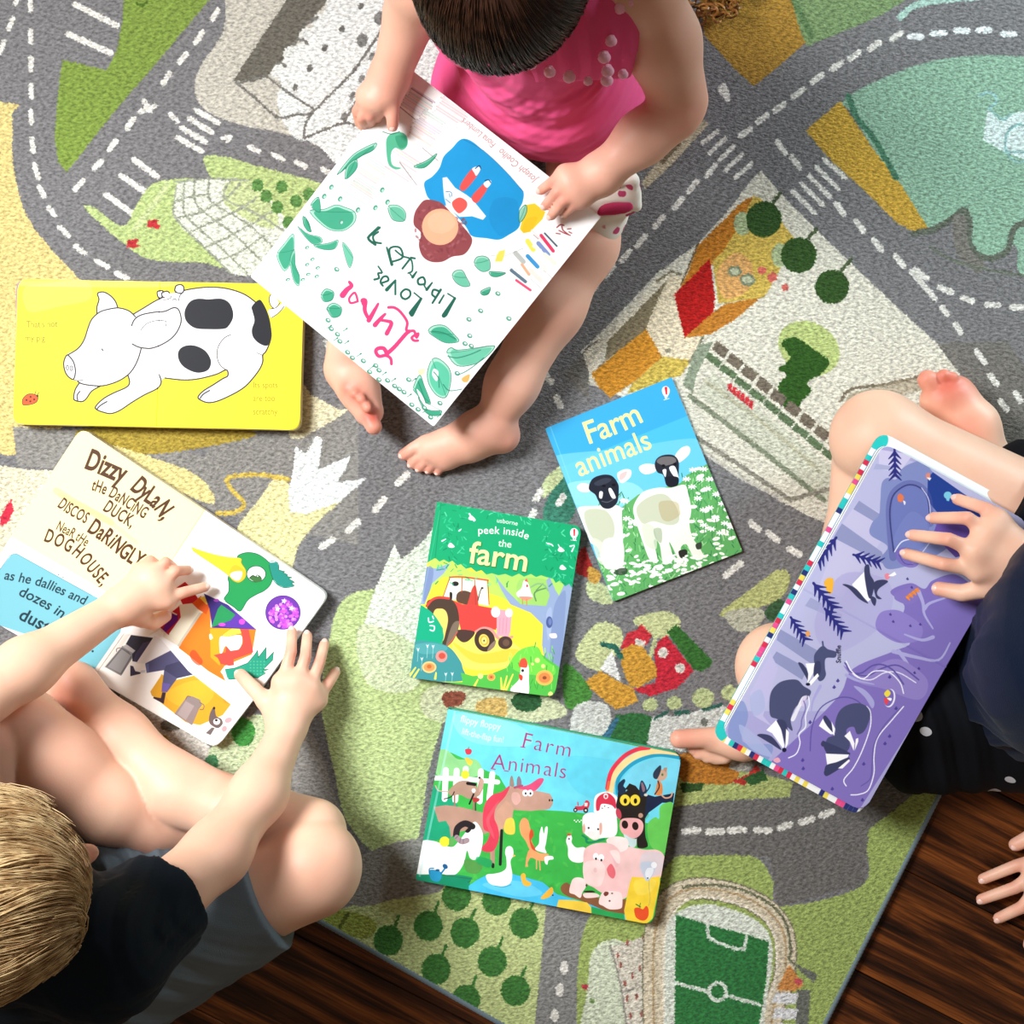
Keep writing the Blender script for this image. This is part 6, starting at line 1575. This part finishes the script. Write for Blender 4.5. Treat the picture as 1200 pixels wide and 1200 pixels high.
# ---- left boy
def left_boy():
    b = Body(.002); nails = []
    b.group(k=.03, join=.02)
    pel, chest = P(70, 1130, .10), P(20, 1110, .26)
    b.cap(pel, chest, .085, .080); b.cap(chest, P(-10, 1085, .33), .075, .06)
    rs, ls = P(118, 1122, .325), P(-130, 960, .33)
    b.cap(rs, ls, .040, .040)
    b.cap(P(-5, 1075, .34), P(-25, 1055, .40), .034, .032)
    hd = add_head(b, P(-38, 1053, .455), (.95, .27, -.22), (.5, .2, 1))
    # right arm
    el, wr = P(254, 1000, .190), P(336, 858, .062)
    b.group(k=.02, join=.012)
    b.chain([rs, el], [.036, .0295]); b.chain([el, P(303, 930, .125), wr], [.0290, .0262, .0190])
    b.flush.append((el, .03, .25))
    b.hand(P(337, 846, .055), [P(331, 800, .052), P(349, 799, .050), P(362, 807, .046), P(371, 820, .040)],
           [[P(341, 764, .046), P(342, 740, .031)], [P(358, 770, .044), P(360, 745, .026)], [P(374, 778, .038), P(380, 755, .018)], [P(384, 802, .030), P(393, 788, .012)]],
           [P(312, 822, .050), P(296, 806, .042), P(282, 791, .031)], rf=.0064, rw=.020, nails=nails)
    # left arm reaching in from the edge
    el2, wr2 = P(-75, 858, .22), P(132, 716, .075)
    b.group(k=.02, join=.012)
    b.chain([ls, el2], [.036, .031]); b.chain([el2, P(30, 782, .15), wr2], [.0300, .0270, .0185])
    b.hand(P(146, 708, .070), [P(194, 702, .056), P(188, 686, .060), P(178, 675, .060), P(166, 671, .056)],
           [[P(216, 694, .052), P(240, 688, .036)], [P(206, 669, .058), P(220, 668, .040)], [P(194, 659, .058), P(203, 665, .040)], [P(176, 657, .052), P(184, 662, .038)]],
           [P(166, 724, .054), P(180, 730, .040), P(194, 722, .030)], rf=.0062, rw=.019, nails=nails)
    # right leg: thigh out to the knee, shank folded back across
    hip = P(120, 1135, .11); kn = P(362, 1022, .105)
    b.group(k=.03, join=.004)
    b.cap(hip, kn, .056, .046); b.ell(P(372, 1012, .11), (.040, .040, .036))
    b.group(k=.02, join=.003)
    b.chain([P(366, 976, .085), P(300, 960, .070), P(205, 925, .062), P(140, 862, .050), P(88, 800, .040)], [.036, .036, .034, .028, .020])
    b.chain([P(88, 803, .036), P(60, 806, .026), P(20, 815, .018)], [.020, .018, .012])
    # left leg: knee at the left edge, shank under
    b.group(k=.02, join=.003)
    b.cap(P(-40, 1060, .10), P(-8, 868, .115), .052, .042)
    b.group(k=.02, join=.003)
    b.chain([P(30, 850, .105), P(70, 895, .095), P(130, 945, .080), P(180, 968, .060), P(222, 975, .045)], [.038, .041, .036, .027, .022])
    b.chain([P(222, 985, .030), P(268, 1010, .022)], [.020, .014])
    b.flush += [(P(372, 1015, .15), .03, .12), (P(172, 985, .07), .018, .6), (P(78, 810, .06), .03, .4), (P(60, 890, .1), .05, .25), (P(312, 975, .06), .03, .35)]
    base = P(70, 1130, FZ); base.z = FZ
    o = person('person', b, base, 'fair-haired child in a black t-shirt and grey shorts leaning over the cream and teal book', [SKIN])
    add_nails(o, nails, NAIL); add_eyes(o, hd)
    # t-shirt
    sh = Body(.0022); cm = cloth_mat('black_tshirt', '#0b1a28', '#071018', 800)
    sh.group(k=.035, join=.02)
    sh.cap(pel + Vector((0, 0, .02)), chest, .096, .084); sh.cap(chest, P(-10, 1090, .325), .082, .066); sh.cap(rs, ls, .051, .050)
    cdir = (el - rs).normalized(); cut = rs.lerp(el, .52)
    sh.group(k=.03, join=.025); sh.cap(rs, el, .051, .047, cut=(cut, tuple(cdir)))
    cd2 = (el2 - ls).normalized(); sh.group(k=.03, join=.025); sh.cap(ls, el2, .050, .044, cut=(ls.lerp(el2, .5), tuple(cd2)))
    sh.cuts = [(P(-20, 1062, .375), (0, 0, 1)), (P(0, 0, .055), (0, 0, -1))]
    sh.disp = folds([((1, .3, .2), .022, .0028, P(150, 1090, .33), .07), ((.2, 1, .4), .03, .0022, P(110, 1110, .3), .09), ((.8, -.4, .5), .045, .0035, P(60, 1130, .2), .1)])
    tee = garment('tshirt', sh, o, [cm])
    # faded white mark on the shoulder print
    # shorts
    st = Body(.0022)
    gm = cloth_mat('grey_shorts', '#738089', '#5a646c', 900)
    st.group(k=.03, join=.02)
    st.cap(P(40, 1120, .075), P(150, 1120, .085), .078, .075)
    kd = (kn - hip).normalized(); cutp = P(318, 1052, .105)
    st.cap(hip, kn, .068, .060, cut=(cutp, (kd.x, kd.y, kd.z))); st.cap(P(150, 1165, .05), P(300, 1085, .045), .045, .040, cut=(cutp, tuple(kd)))
    st.cap(P(-30, 1060, .09), P(-8, 868, .115), .062, .054, cut=(P(-20, 935, .1), (0.05, 1, 0)))
    st.cap(P(100, 990, .060), P(215, 1018, .058), .036, .028)
    st.disp = folds([((.4, 1, 0), .035, .004, P(230, 1110, .1), .07), ((1, .5, 0), .03, .005, P(170, 1000, .07), .05), ((.5, 1, .2), .05, .004, P(150, 1130, .1), .08)])
    garment('shorts', st, o, [gm])
    # hair
    c, f, u, s, (w, l, h) = hd
    hb = Body(.002); ax = [tuple(f), tuple(s), tuple(u)]
    hb.group(k=.01); hb.ell(c - f * .004 + u * .004, (l * 1.05, w * 1.07, h * .92), ax)
    hb.cuts = [(c + f * l * .60 - u * h * .25, tuple((f * 1.0 - u * .45).normalized())), (c - u * h * .50, tuple(-u))]
    hm = hair_mat('blond_hair', '#a88458', '#d9bd8c')
    cap_ = garment('hair', hb, o, [hair_mat('blond_hair_base', '#8a6840', '#a8845a', .6)], 'tousled short fair hair')
    cov = lambda d: d.z > -.45 and not (d.x > .5 and d.z < .15)
    hair_strands('hair_strands', o, hd, (-.55, .1, .8), 5200, .080, hm, 1.06, .00048, (.55, -.30, 0), .005, cov, 4, .3, cap_, 1.3, lambda p: p.x > .80 and p.z < .40)['kind'] = 'stuff'
    return o




left_boy()


# ---- girl in pink
def girl():
    b = Body(.002); nails = []
    b.group(k=.03, join=.02)
    pel, chest, neck = P(640, 40, .075), P(628, 20, .22), P(608, -10, .315)
    b.cap(pel, chest, .070, .062); b.cap(chest, neck, .055, .030); b.ell(P(652, 95, .13), (.060, .055, .055))
    rs, ls = P(500, -25, .285), P(752, -12, .290)
    b.cap(rs, ls, .033, .035)
    hd = add_head(b, P(588, -50, .395), (-.12, -.86, -.55), (.0, -.45, 1), w=.066, l=.080, h=.082)
    # left arm (right in the picture)
    el, wr = P(796, 118, .205), P(710, 199, .178)
    b.group(k=.016, join=.012)
    b.chain([ls, P(776, 50, .25), el], [.034, .033, .0275])
    b.group(k=.010, join=.006)
    b.chain([P(790, 132, .200), P(752, 162, .190), wr], [.0265, .0250, .0185])
    b.hand(P(703, 205, .176), [P(663, 205, .180), P(668, 214, .181), P(675, 223, .179), P(682, 231, .175)],
           [[P(649, 212, .178), P(634, 223, .165)], [P(652, 226, .179), P(639, 241, .165)], [P(660, 236, .178), P(646, 253, .163)], [P(672, 240, .173), P(661, 250, .162)]],
           [P(690, 215, .160), P(680, 222, .150), P(672, 230, .146)], rf=.0056, rw=.019, nails=nails)
    # right arm (left in the picture)
    el2, wr2 = P(482, 15, .235), P(458, 88, .190)
    b.group(k=.012, join=.012)
    b.chain([rs, el2], [.032, .0255]); b.group(k=.01, join=.006); b.chain([el2, wr2], [.0250, .0185])
    b.hand(P(455, 92, .190), [P(452, 116, .188), P(444, 117, .189), P(436, 116, .187), P(430, 112, .183)],
           [[P(445, 132, .180), P(442, 140, .160)], [P(434, 136, .180), P(434, 146, .158)], [P(424, 138, .176), P(427, 150, .155)], [P(418, 130, .170), P(421, 145, .152)]],
           [P(458, 112, .186), P(460, 130, .186), P(460, 148, .181)], rf=.0052, rw=.016, nails=nails)
    # left leg
    b.group(k=.02, join=.01)
    kn = P(682, 285, .055)
    b.cap(P(690, 100, .065), kn, .048, .037)
    b.chain([kn, P(645, 360, .050), P(600, 450, .040), P(582, 488, .032)], [.036, .034, .026, .021])
    b.group(k=.018, join=.012)
    b.chain([P(588, 510, .020), P(560, 506, .028), P(528, 518, .020)], [.0205, .0210, .0165])
    b.cap(P(506, 528, .013), P(522, 538, .012), .0115, .0125); b.cap(P(504, 525, .013), P(550, 522, .016), .0120, .018)
    b.group(k=.001, join=.003, hard=True)
    for q, p, r in ((P(498, 518, .016), P(473, 533, .010), .0075), (P(503, 524, .014), P(482, 544, .008), .0062), (P(508, 529, .013), P(491, 549, .008), .0060), (P(514, 533, .012), P(502, 551, .0075), .0058), (P(524, 536, .011), P(513, 553, .007), .0055)):
        b.chain([q, q.lerp(p, .6) + Vector((0, 0, .003)), p], [r * 1.05, r, r * .88]); b.flush.append((p, .012, .45)); nails.append((q, p, r * .85, (0, 0, 1)))
    b.flush += [(P(600, 520, .02), .03, .35), (P(540, 545, .01), .02, .3)]
    # right leg with the sole turned up
    b.group(k=.02, join=.01)
    kn2 = P(455, 270, .050)
    b.cap(P(590, 105, .065), kn2, .046, .036); b.chain([kn2, P(425, 360, .045), P(402, 430, .030)], [.035, .032, .021])
    b.group(k=.014, join=.012)
    b.chain([P(408, 440, .022), P(420, 455, .036), P(432, 482, .040)], [.021, .0205, .0165])
    b.group(k=.001, join=.0035, hard=True)
    for q, p, r in ((P(426, 478, .044), P(438, 500, .050), .0098), (P(424, 466, .048), P(431, 478, .062), .0062), (P(419, 459, .048), P(424, 468, .062), .0058), (P(413, 454, .046), P(416, 461, .060), .0055), (P(407, 450, .042), P(408, 455, .054), .0052)):
        b.chain([q, p], [r, r * .92]); b.flush.append((p, .012, .6))
    b.flush.append((P(436, 488, .055), .012, .9))
    b.flush += [(el, .03, .4), (P(800, 130, .19), .03, .45), (wr2, .02, .4)]
    base = P(640, 40, 0); base.z = 0
    o = person('person', b, base, 'dark-haired toddler in a pink pompom dress holding the large white picture book', [SKIN2])
    add_nails(o, nails, NAIL); add_eyes(o, hd)
    # dress
    pk = cloth_mat('pink_jersey', '#ef5f93', '#e84f86', 900)
    d = Body(.0022)
    d.group(k=.04, join=.02)
    d.cap(pel, chest, .082, .072); d.ell(P(648, 100, .125), (.080, .074, .075)); d.cap(chest, P(610, -5, .30), .066, .042)
    d.cap(P(535, -15, .275), P(722, -5, .280), .036, .038)
    d.ell(P(560, 110, .085), (.050, .070, .045)); d.ell(P(705, 120, .080), (.045, .065, .045))
    d.cuts = [((0, 0, .012), (0, 0, -1)), (neck + Vector((0, 0, .004)), (0, 0, 1))]
    d.disp = folds([(None, .040, .0042, P(640, -10, .27), .17), (None, .027, .0018, P(560, 20, .25), .16), ((.8, -.5, .2), .034, .0016, P(640, 90, .19), .05)])
    garment('dress', d, o, [pk])
    # chest ruffle that carries the pompoms
    rf = Body(.0020); rf.group(k=.03); rf.cap(P(560, 20, .262), P(706, 12, .268), .046, .050); rf.cap(P(640, 55, .238), P(712, 48, .240), .040, .042)
    rf.cuts = [(P(650, 96, .235), (0.05, -1, -.35)), (P(732, 40, .25), (1, .1, -.2)), ((0, 0, .205), (0, 0, -1))]
    rf.disp = folds([((1, .12, 0), .021, .0030, P(690, 50, .26), .055), ((1, .5, 0), .03, .002, P(620, 60, .26), .05)])
    garment('ruffle', rf, o, [pk])
    # pompoms
    pm = cloth_mat('pompom_pink', '#fbc4d6', '#f8a8c4', 1500)
    rnd = random.Random(2)
    bm = bmesh.new(); bmesh.ops.create_icosphere(bm, subdivisions=3, radius=.0050)
    for v_ in bm.verts: v_.co *= 1 + rnd.uniform(-.09, .09)
    pme = bpy.data.meshes.new('pompom'); bm.to_mesh(pme); bm.free(); pme.materials.append(pm)
    for q in pme.polygons: q.use_smooth = True
    for x, y, z, sc_ in ((622, 75, .295, 1), (644, 84, .290, 1.05), (667, 90, .288, 1.1), (689, 95, .285, .8), (711, 94, .283, 1.1), (712, 83, .292, 1.1), (708, 67, .300, 1.1), (716, 48, .304, 1.0), (730, 87, .280, .9), (726, 10, .312, 1.0), (740, 2, .315, .9), (604, 72, .292, .8)):
        q = bpy.data.objects.new('pompom', pme); C.objects.link(q); q.parent = o
        q.matrix_parent_inverse = Matrix.Translation(-o.location); q.location = P(x, y, z); q.scale = (sc_,) * 3
    # folded flowered cloth (skirt lining) showing beside the left hand
    m, nt, bs = base_mat('flowered_lining', '#efe6dc', .85, .1)
    tc = nt.nodes.new('ShaderNodeTexCoord'); vo = nt.nodes.new('ShaderNodeTexVoronoi'); vo.inputs['Scale'].default_value = 66; vo.inputs['Randomness'].default_value = 1.0
    nz = nt.nodes.new('ShaderNodeTexNoise'); nz.inputs['Scale'].default_value = 70
    nt.links.new(tc.outputs['Object'], nz.inputs['Vector'])
    vm = nt.nodes.new('ShaderNodeVectorMath'); vm.operation = 'MULTIPLY_ADD'; vm.inputs[1].default_value = (.012, .012, .012)
    nt.links.new(nz.outputs['Color'], vm.inputs[0]); nt.links.new(tc.outputs['Object'], vm.inputs[2])
    nt.links.new(vm.outputs[0], vo.inputs['Vector']); cr = nt.nodes.new('ShaderNodeValToRGB')
    cr.color_ramp.elements[0].position = .30; cr.color_ramp.elements[0].color = lin('#c24a70'); cr.color_ramp.elements[1].position = .36; cr.color_ramp.elements[1].color = lin('#efe6da')
    nt.links.new(vo.outputs['Distance'], cr.inputs[0]); nt.links.new(cr.outputs[0], bs.inputs['Base Color'])
    fl = Body(.0018); fl.group(k=.006)
    fl.cap(P(690, 218, .118), P(742, 212, .112), .0045, .0045); fl.cap(P(742, 212, .112), P(747, 240, .10), .0045, .004); fl.cap(P(700, 255, .10), P(746, 243, .10), .004, .004)
    fl.cap(P(735, 195, .11), P(742, 212, .112), .006, .0045); fl.ell(P(722, 225, .106), (.022, .012, .003)); fl.ell(P(738, 226, .104), (.010, .016, .003)); fl.ell(P(724, 240, .092), (.022, .014, .003))
    fl.ell(P(700, 235, .075), (.035, .05, .03))
    garment('skirt_lining', fl, o, [m])
    fb = Body(.0018); fb.group(k=.006); fb.ell(P(722, 244, .105), (.017, .0065, .0035)); fb.cap(P(703, 250, .105), P(738, 240, .105), .003, .003)
    garment('skirt_pleat', fb, o, [cloth_mat('rose_cloth', '#d23c68', '#a82c50')], 'deep pink inner pleat of the flowered skirt')
    # collar tag of white cloth left of the dress
    # hair
    c, f, u, s, (w, l, h) = hd
    ax = [tuple(f), tuple(s), tuple(u)]
    hb = Body(.002); hb.group(k=.01); hb.ell(c - f * .003 + u * .003, (l * 1.06, w * 1.09, h * .93), ax)
    hb.cuts = [(c + f * l * .62 - u * h * .10, tuple((f * .8 - u * .6).normalized())), (c - u * h * .62, tuple(-u))]
    cap_ = garment('hair', hb, o, [hair_mat('dark_hair_base', '#2a1710', '#3c2218', .45)], 'smooth dark brown hair')
    cov = lambda d: d.z > -.5 and not (d.x > .55 and d.z < -.05)
    hair_strands('hair_strands', o, hd, (-.35, 0, .95), 4200, .085, hair_mat('dark_hair', '#24140d', '#452a1c', .35), 1.08, .00045, None, .0015, cov, 9, .06, cap_)['kind'] = 'stuff'
    return o


girl()


# ---- right boy
def right_boy():
    b = Body(.0022); nails = []
    b.group(k=.03, join=.02)
    pel, chest, neck = P(1285, 760, .10), P(1325, 740, .30), P(1440, 725, .44)
    b.cap(pel, chest, .095, .090); b.cap(chest, neck, .085, .040)
    rs, ls = P(1400, 540, .40), P(1410, 930, .40)
    b.cap(rs, ls, .042, .042)
    hd = add_head(b, P(1480, 720, .555), (-.93, -.05, -.45), (-.3, 0, 1), w=.070, l=.088, h=.092)
    # right arm over the book
    el, wr = P(1330, 640, .26), P(1208, 664, .205)
    b.group(k=.02, join=.012); b.chain([rs, el], [.038, .031]); b.chain([el, wr], [.029, .0205])
    b.hand(wr + Vector((.004, 0, 0)), [P(1147, 668, .203), P(1143, 646, .207), P(1157, 625, .205), P(1168, 610, .200)],
           [[P(1106, 661, .200), P(1062, 649, .168)], [P(1112, 632, .208), P(1069, 627, .172)], [P(1134, 607, .205), P(1093, 607, .172)], [P(1158, 597, .200), P(1122, 585, .172)]],
           [P(1160, 688, .196), P(1128, 695, .184), P(1100, 690, .172)], rf=.0066, rw=.022, nails=nails)
    # left arm leaning on the wooden floor
    el2, wr2 = P(1370, 960, .22), P(1262, 1030, .035)
    b.group(k=.02, join=.012); b.chain([ls, el2], [.038, .030]); b.chain([el2, wr2], [.029, .021])
    z = FZ
    b.hand(wr2, [P(1222, 1006, z + .026), P(1214, 1024, z + .028), P(1216, 1042, z + .026), P(1222, 1062, z + .022)],
           [[P(1192, 1014, z + .022), P(1152, 1030, z + .008)], [P(1190, 1040, z + .024), P(1150, 1054, z + .008)], [P(1198, 1063, z + .021), P(1170, 1076, z + .008)], [P(1212, 1090, z + .018), P(1205, 1108, z + .008)]],
           [P(1240, 990, z + .024), P(1210, 980, z + .016), P(1190, 990, z + .010)], rf=.0068, rw=.022, nails=nails)
    # right leg
    b.group(k=.03, join=.004)
    b.cap(P(1290, 650, .09), P(1035, 516, .082), .058, .044); b.ell(P(1024, 512, .078), (.042, .044, .038))
    b.group(k=.02, join=.003)
    b.chain([P(1018, 535, .060), P(1005, 640, .050), P(955, 760, .040), P(905, 850, .026)], [.038, .034, .026, .019])
    b.chain([P(910, 858, .022), P(870, 868, .024), P(835, 868, .020)], [.020, .018, .013]); 
    b.group(k=.001, join=.003, hard=True)
    b.chain([P(842, 864, .024), P(796, 866, .022)], [.0115, .0105])
    for y, x in ((878, 812), (884, 818), (888, 828), (890, 838)): b.chain([P(850, y - 2, .016), P(x, y, .012)], [.0070, .0062])
    # left leg
    b.group(k=.03, join=.004)
    b.cap(P(1290, 850, .08), P(945, 800, .055), .056, .042); b.ell(P(912, 782, .058), (.046, .048, .040))
    b.group(k=.02, join=.003)
    b.chain([P(940, 760, .050), P(1030, 660, .045), P(1120, 575, .035), P(1155, 540, .028)], [.034, .032, .026, .023])
    b.group(k=.016, join=.012)
    b.chain([P(1152, 535, .030), P(1138, 500, .034), P(1112, 468, .036)], [.027, .027, .0235]); b.cap(P(1098, 470, .034), P(1122, 462, .034), .017, .017)
    b.group(k=.001, join=.003, hard=True)
    for q, p, r in ((P(1098, 462, .040), P(1087, 445, .044), .0115), (P(1110, 456, .042), P(1106, 440, .050), .0078), (P(1117, 456, .042), P(1116, 443, .050), .0072), (P(1124, 458, .040), P(1125, 449, .046), .0066), (P(1129, 463, .036), P(1131, 455, .040), .006)):
        b.chain([q, p], [r, r * .95]); b.flush.append((p, .016, .9))
    b.flush += [(P(1112, 450, .05), .03, 1.0), (P(1130, 500, .05), .025, .5), (P(800, 866, .02), .03, .5), (P(880, 870, .03), .03, .25)]
    base = P(1285, 760, 0); base.z = FZ
    o = person('person', b, base, 'child in navy top and black shorts sitting cross-legged under the lilac badger book', [SKIN])
    add_nails(o, nails, NAIL); add_eyes(o, hd)
    nv = cloth_mat('navy_cloth', '#081834', '#050f24', 700, .55)
    sh = Body(.0026); sh.group(k=.04, join=.02)
    sh.cap(pel, chest, .125, .108); sh.cap(chest, P(1430, 725, .42), .1, .06); sh.cap(rs, ls, .052, .052); sh.cap(P(1225, 800, .10), P(1265, 790, .25), .066, .085)
    sh.ell(P(1215, 780, .11), (.075, .09, .05))
    sh.group(k=.02, join=.02); d1 = (el - rs).normalized(); sh.cap(rs, el, .052, .044, cut=(rs.lerp(el, .7), tuple(d1)))
    sh.group(k=.02, join=.02); d2 = (el2 - ls).normalized(); sh.cap(ls, el2, .052, .044, cut=(ls.lerp(el2, .7), tuple(d2)))
    nd = (neck - chest).normalized(); sh.cuts = [(chest + (neck - chest) * .93, tuple(nd)), ((0, 0, .03), (0, 0, -1))]
    sh.disp = folds([((1, -.25, 0), .030, .006, P(1165, 800, .16), .08), ((.9, .4, 0), .045, .006, P(1190, 760, .2), .10)])
    garment('top', sh, o, [nv])
    # black shorts with pale printed shapes
    m, nt, bs = base_mat('black_print_shorts', '#07090f', .8, .15)
    tc = nt.nodes.new('ShaderNodeTexCoord'); vo = nt.nodes.new('ShaderNodeTexVoronoi'); vo.inputs['Scale'].default_value = 24
    nt.links.new(tc.outputs['Object'], vo.inputs['Vector']); cr = nt.nodes.new('ShaderNodeValToRGB'); cr.color_ramp.interpolation = 'CONSTANT'
    cr.color_ramp.elements[0].color = lin('#b9b9bd'); cr.color_ramp.elements[1].position = .17; cr.color_ramp.elements[1].color = lin('#07090f')
    nt.links.new(vo.outputs['Distance'], cr.inputs[0]); nt.links.new(cr.outputs[0], bs.inputs['Base Color'])
    st = Body(.0024); st.group(k=.03, join=.02)
    st.cap(P(1285, 700, .09), P(1285, 830, .09), .10, .10)
    a0, a1 = P(1290, 850, .080), P(945, 800, .055); dd = (a1 - a0).normalized()
    st.cap(a0, a1, .065, .051, cut=(P(1045, 830, .06), tuple(dd))); st.cap(P(1200, 870, .05), P(1075, 885, .04), .05, .042)
    st.cap(P(1210, 800, .06), P(1125, 765, .05), .045, .040)
    c0, c1 = P(1290, 650, .09), P(1035, 516, .082); d3 = (c1 - c0).normalized()
    st.cap(c0, c1, .074, .062, cut=(P(1180, 590, .10), tuple(d3))); st.cap(P(1225, 590, .08), P(1190, 545, .06), .03, .022)
    st.disp = folds([((1, .3, 0), .04, .004, P(1100, 870, .08), .08)])
    garment('shorts', st, o, [m])
    c, f, u, s, (w, l, h) = hd
    ax = [tuple(f), tuple(s), tuple(u)]
    hb = Body(.0025); hb.group(k=.01); hb.ell(c - f * .004 + u * .004, (l * 1.06, w * 1.08, h * .93), ax)
    hb.cuts = [(c + f * l * .50 - u * h * .25, tuple((f * 1.0 - u * .45).normalized())), (c - u * h * .5, tuple(-u))]
    cap_ = garment('hair', hb, o, [hair_mat('brown_hair', '#4a301c', '#6a4628', .5)])
    hair_strands('hair_strands', o, hd, (-.5, 0, .85), 2000, .06, hair_mat('brown_hair_strands', '#4a301c', '#7a5434', .45), 1.06, .0006, None, .004, lambda d: d.z > -.45 and not (d.x > .5 and d.z < .15), 11, .3, cap_, .8, lambda p: p.x > .8 and p.z < .4)['kind'] = 'stuff'
    return o


right_boy()


# ---- brown curly tangle behind the girl's shoulder
def tangle():
    rnd = random.Random(31)
    m = hair_mat('brown_curls', '#4a2410', '#b07a3c', .3)
    cu = bpy.data.curves.new('curly_tangle', 'CURVE'); cu.dimensions = '3D'; cu.bevel_depth = .0016; cu.bevel_resolution = 1
    for i in range(90):
        x, y = rnd.uniform(785, 872), rnd.uniform(-70, 26)
        if y > 30 - abs(x - 825) * .35 : continue
        a = rnd.uniform(0, 6.28); R = rnd.uniform(4, 9); n = 26; z0 = rnd.uniform(.006, .045)
        sp = cu.splines.new('POLY'); sp.points.add(n - 1)
        dx, dy = rnd.uniform(-18, 18), rnd.uniform(-12, 12)
        for k in range(n):
            t = k / (n - 1); th = a + t * rnd.uniform(7.5, 8)
            q = P(x + dx * t + R * math.cos(th), y + dy * t + R * .7 * math.sin(th), z0 + .006 * math.sin(th * 1.3))
            sp.points[k].co = (*q, 1); sp.points[k].radius = 1 - .5 * t
    o = curve_mesh('curly_tangle', cu, m)
    tag(o, 'glossy brown curly tangle on the rug at the top edge, behind the toddler\'s arm', 'toy')


tangle()
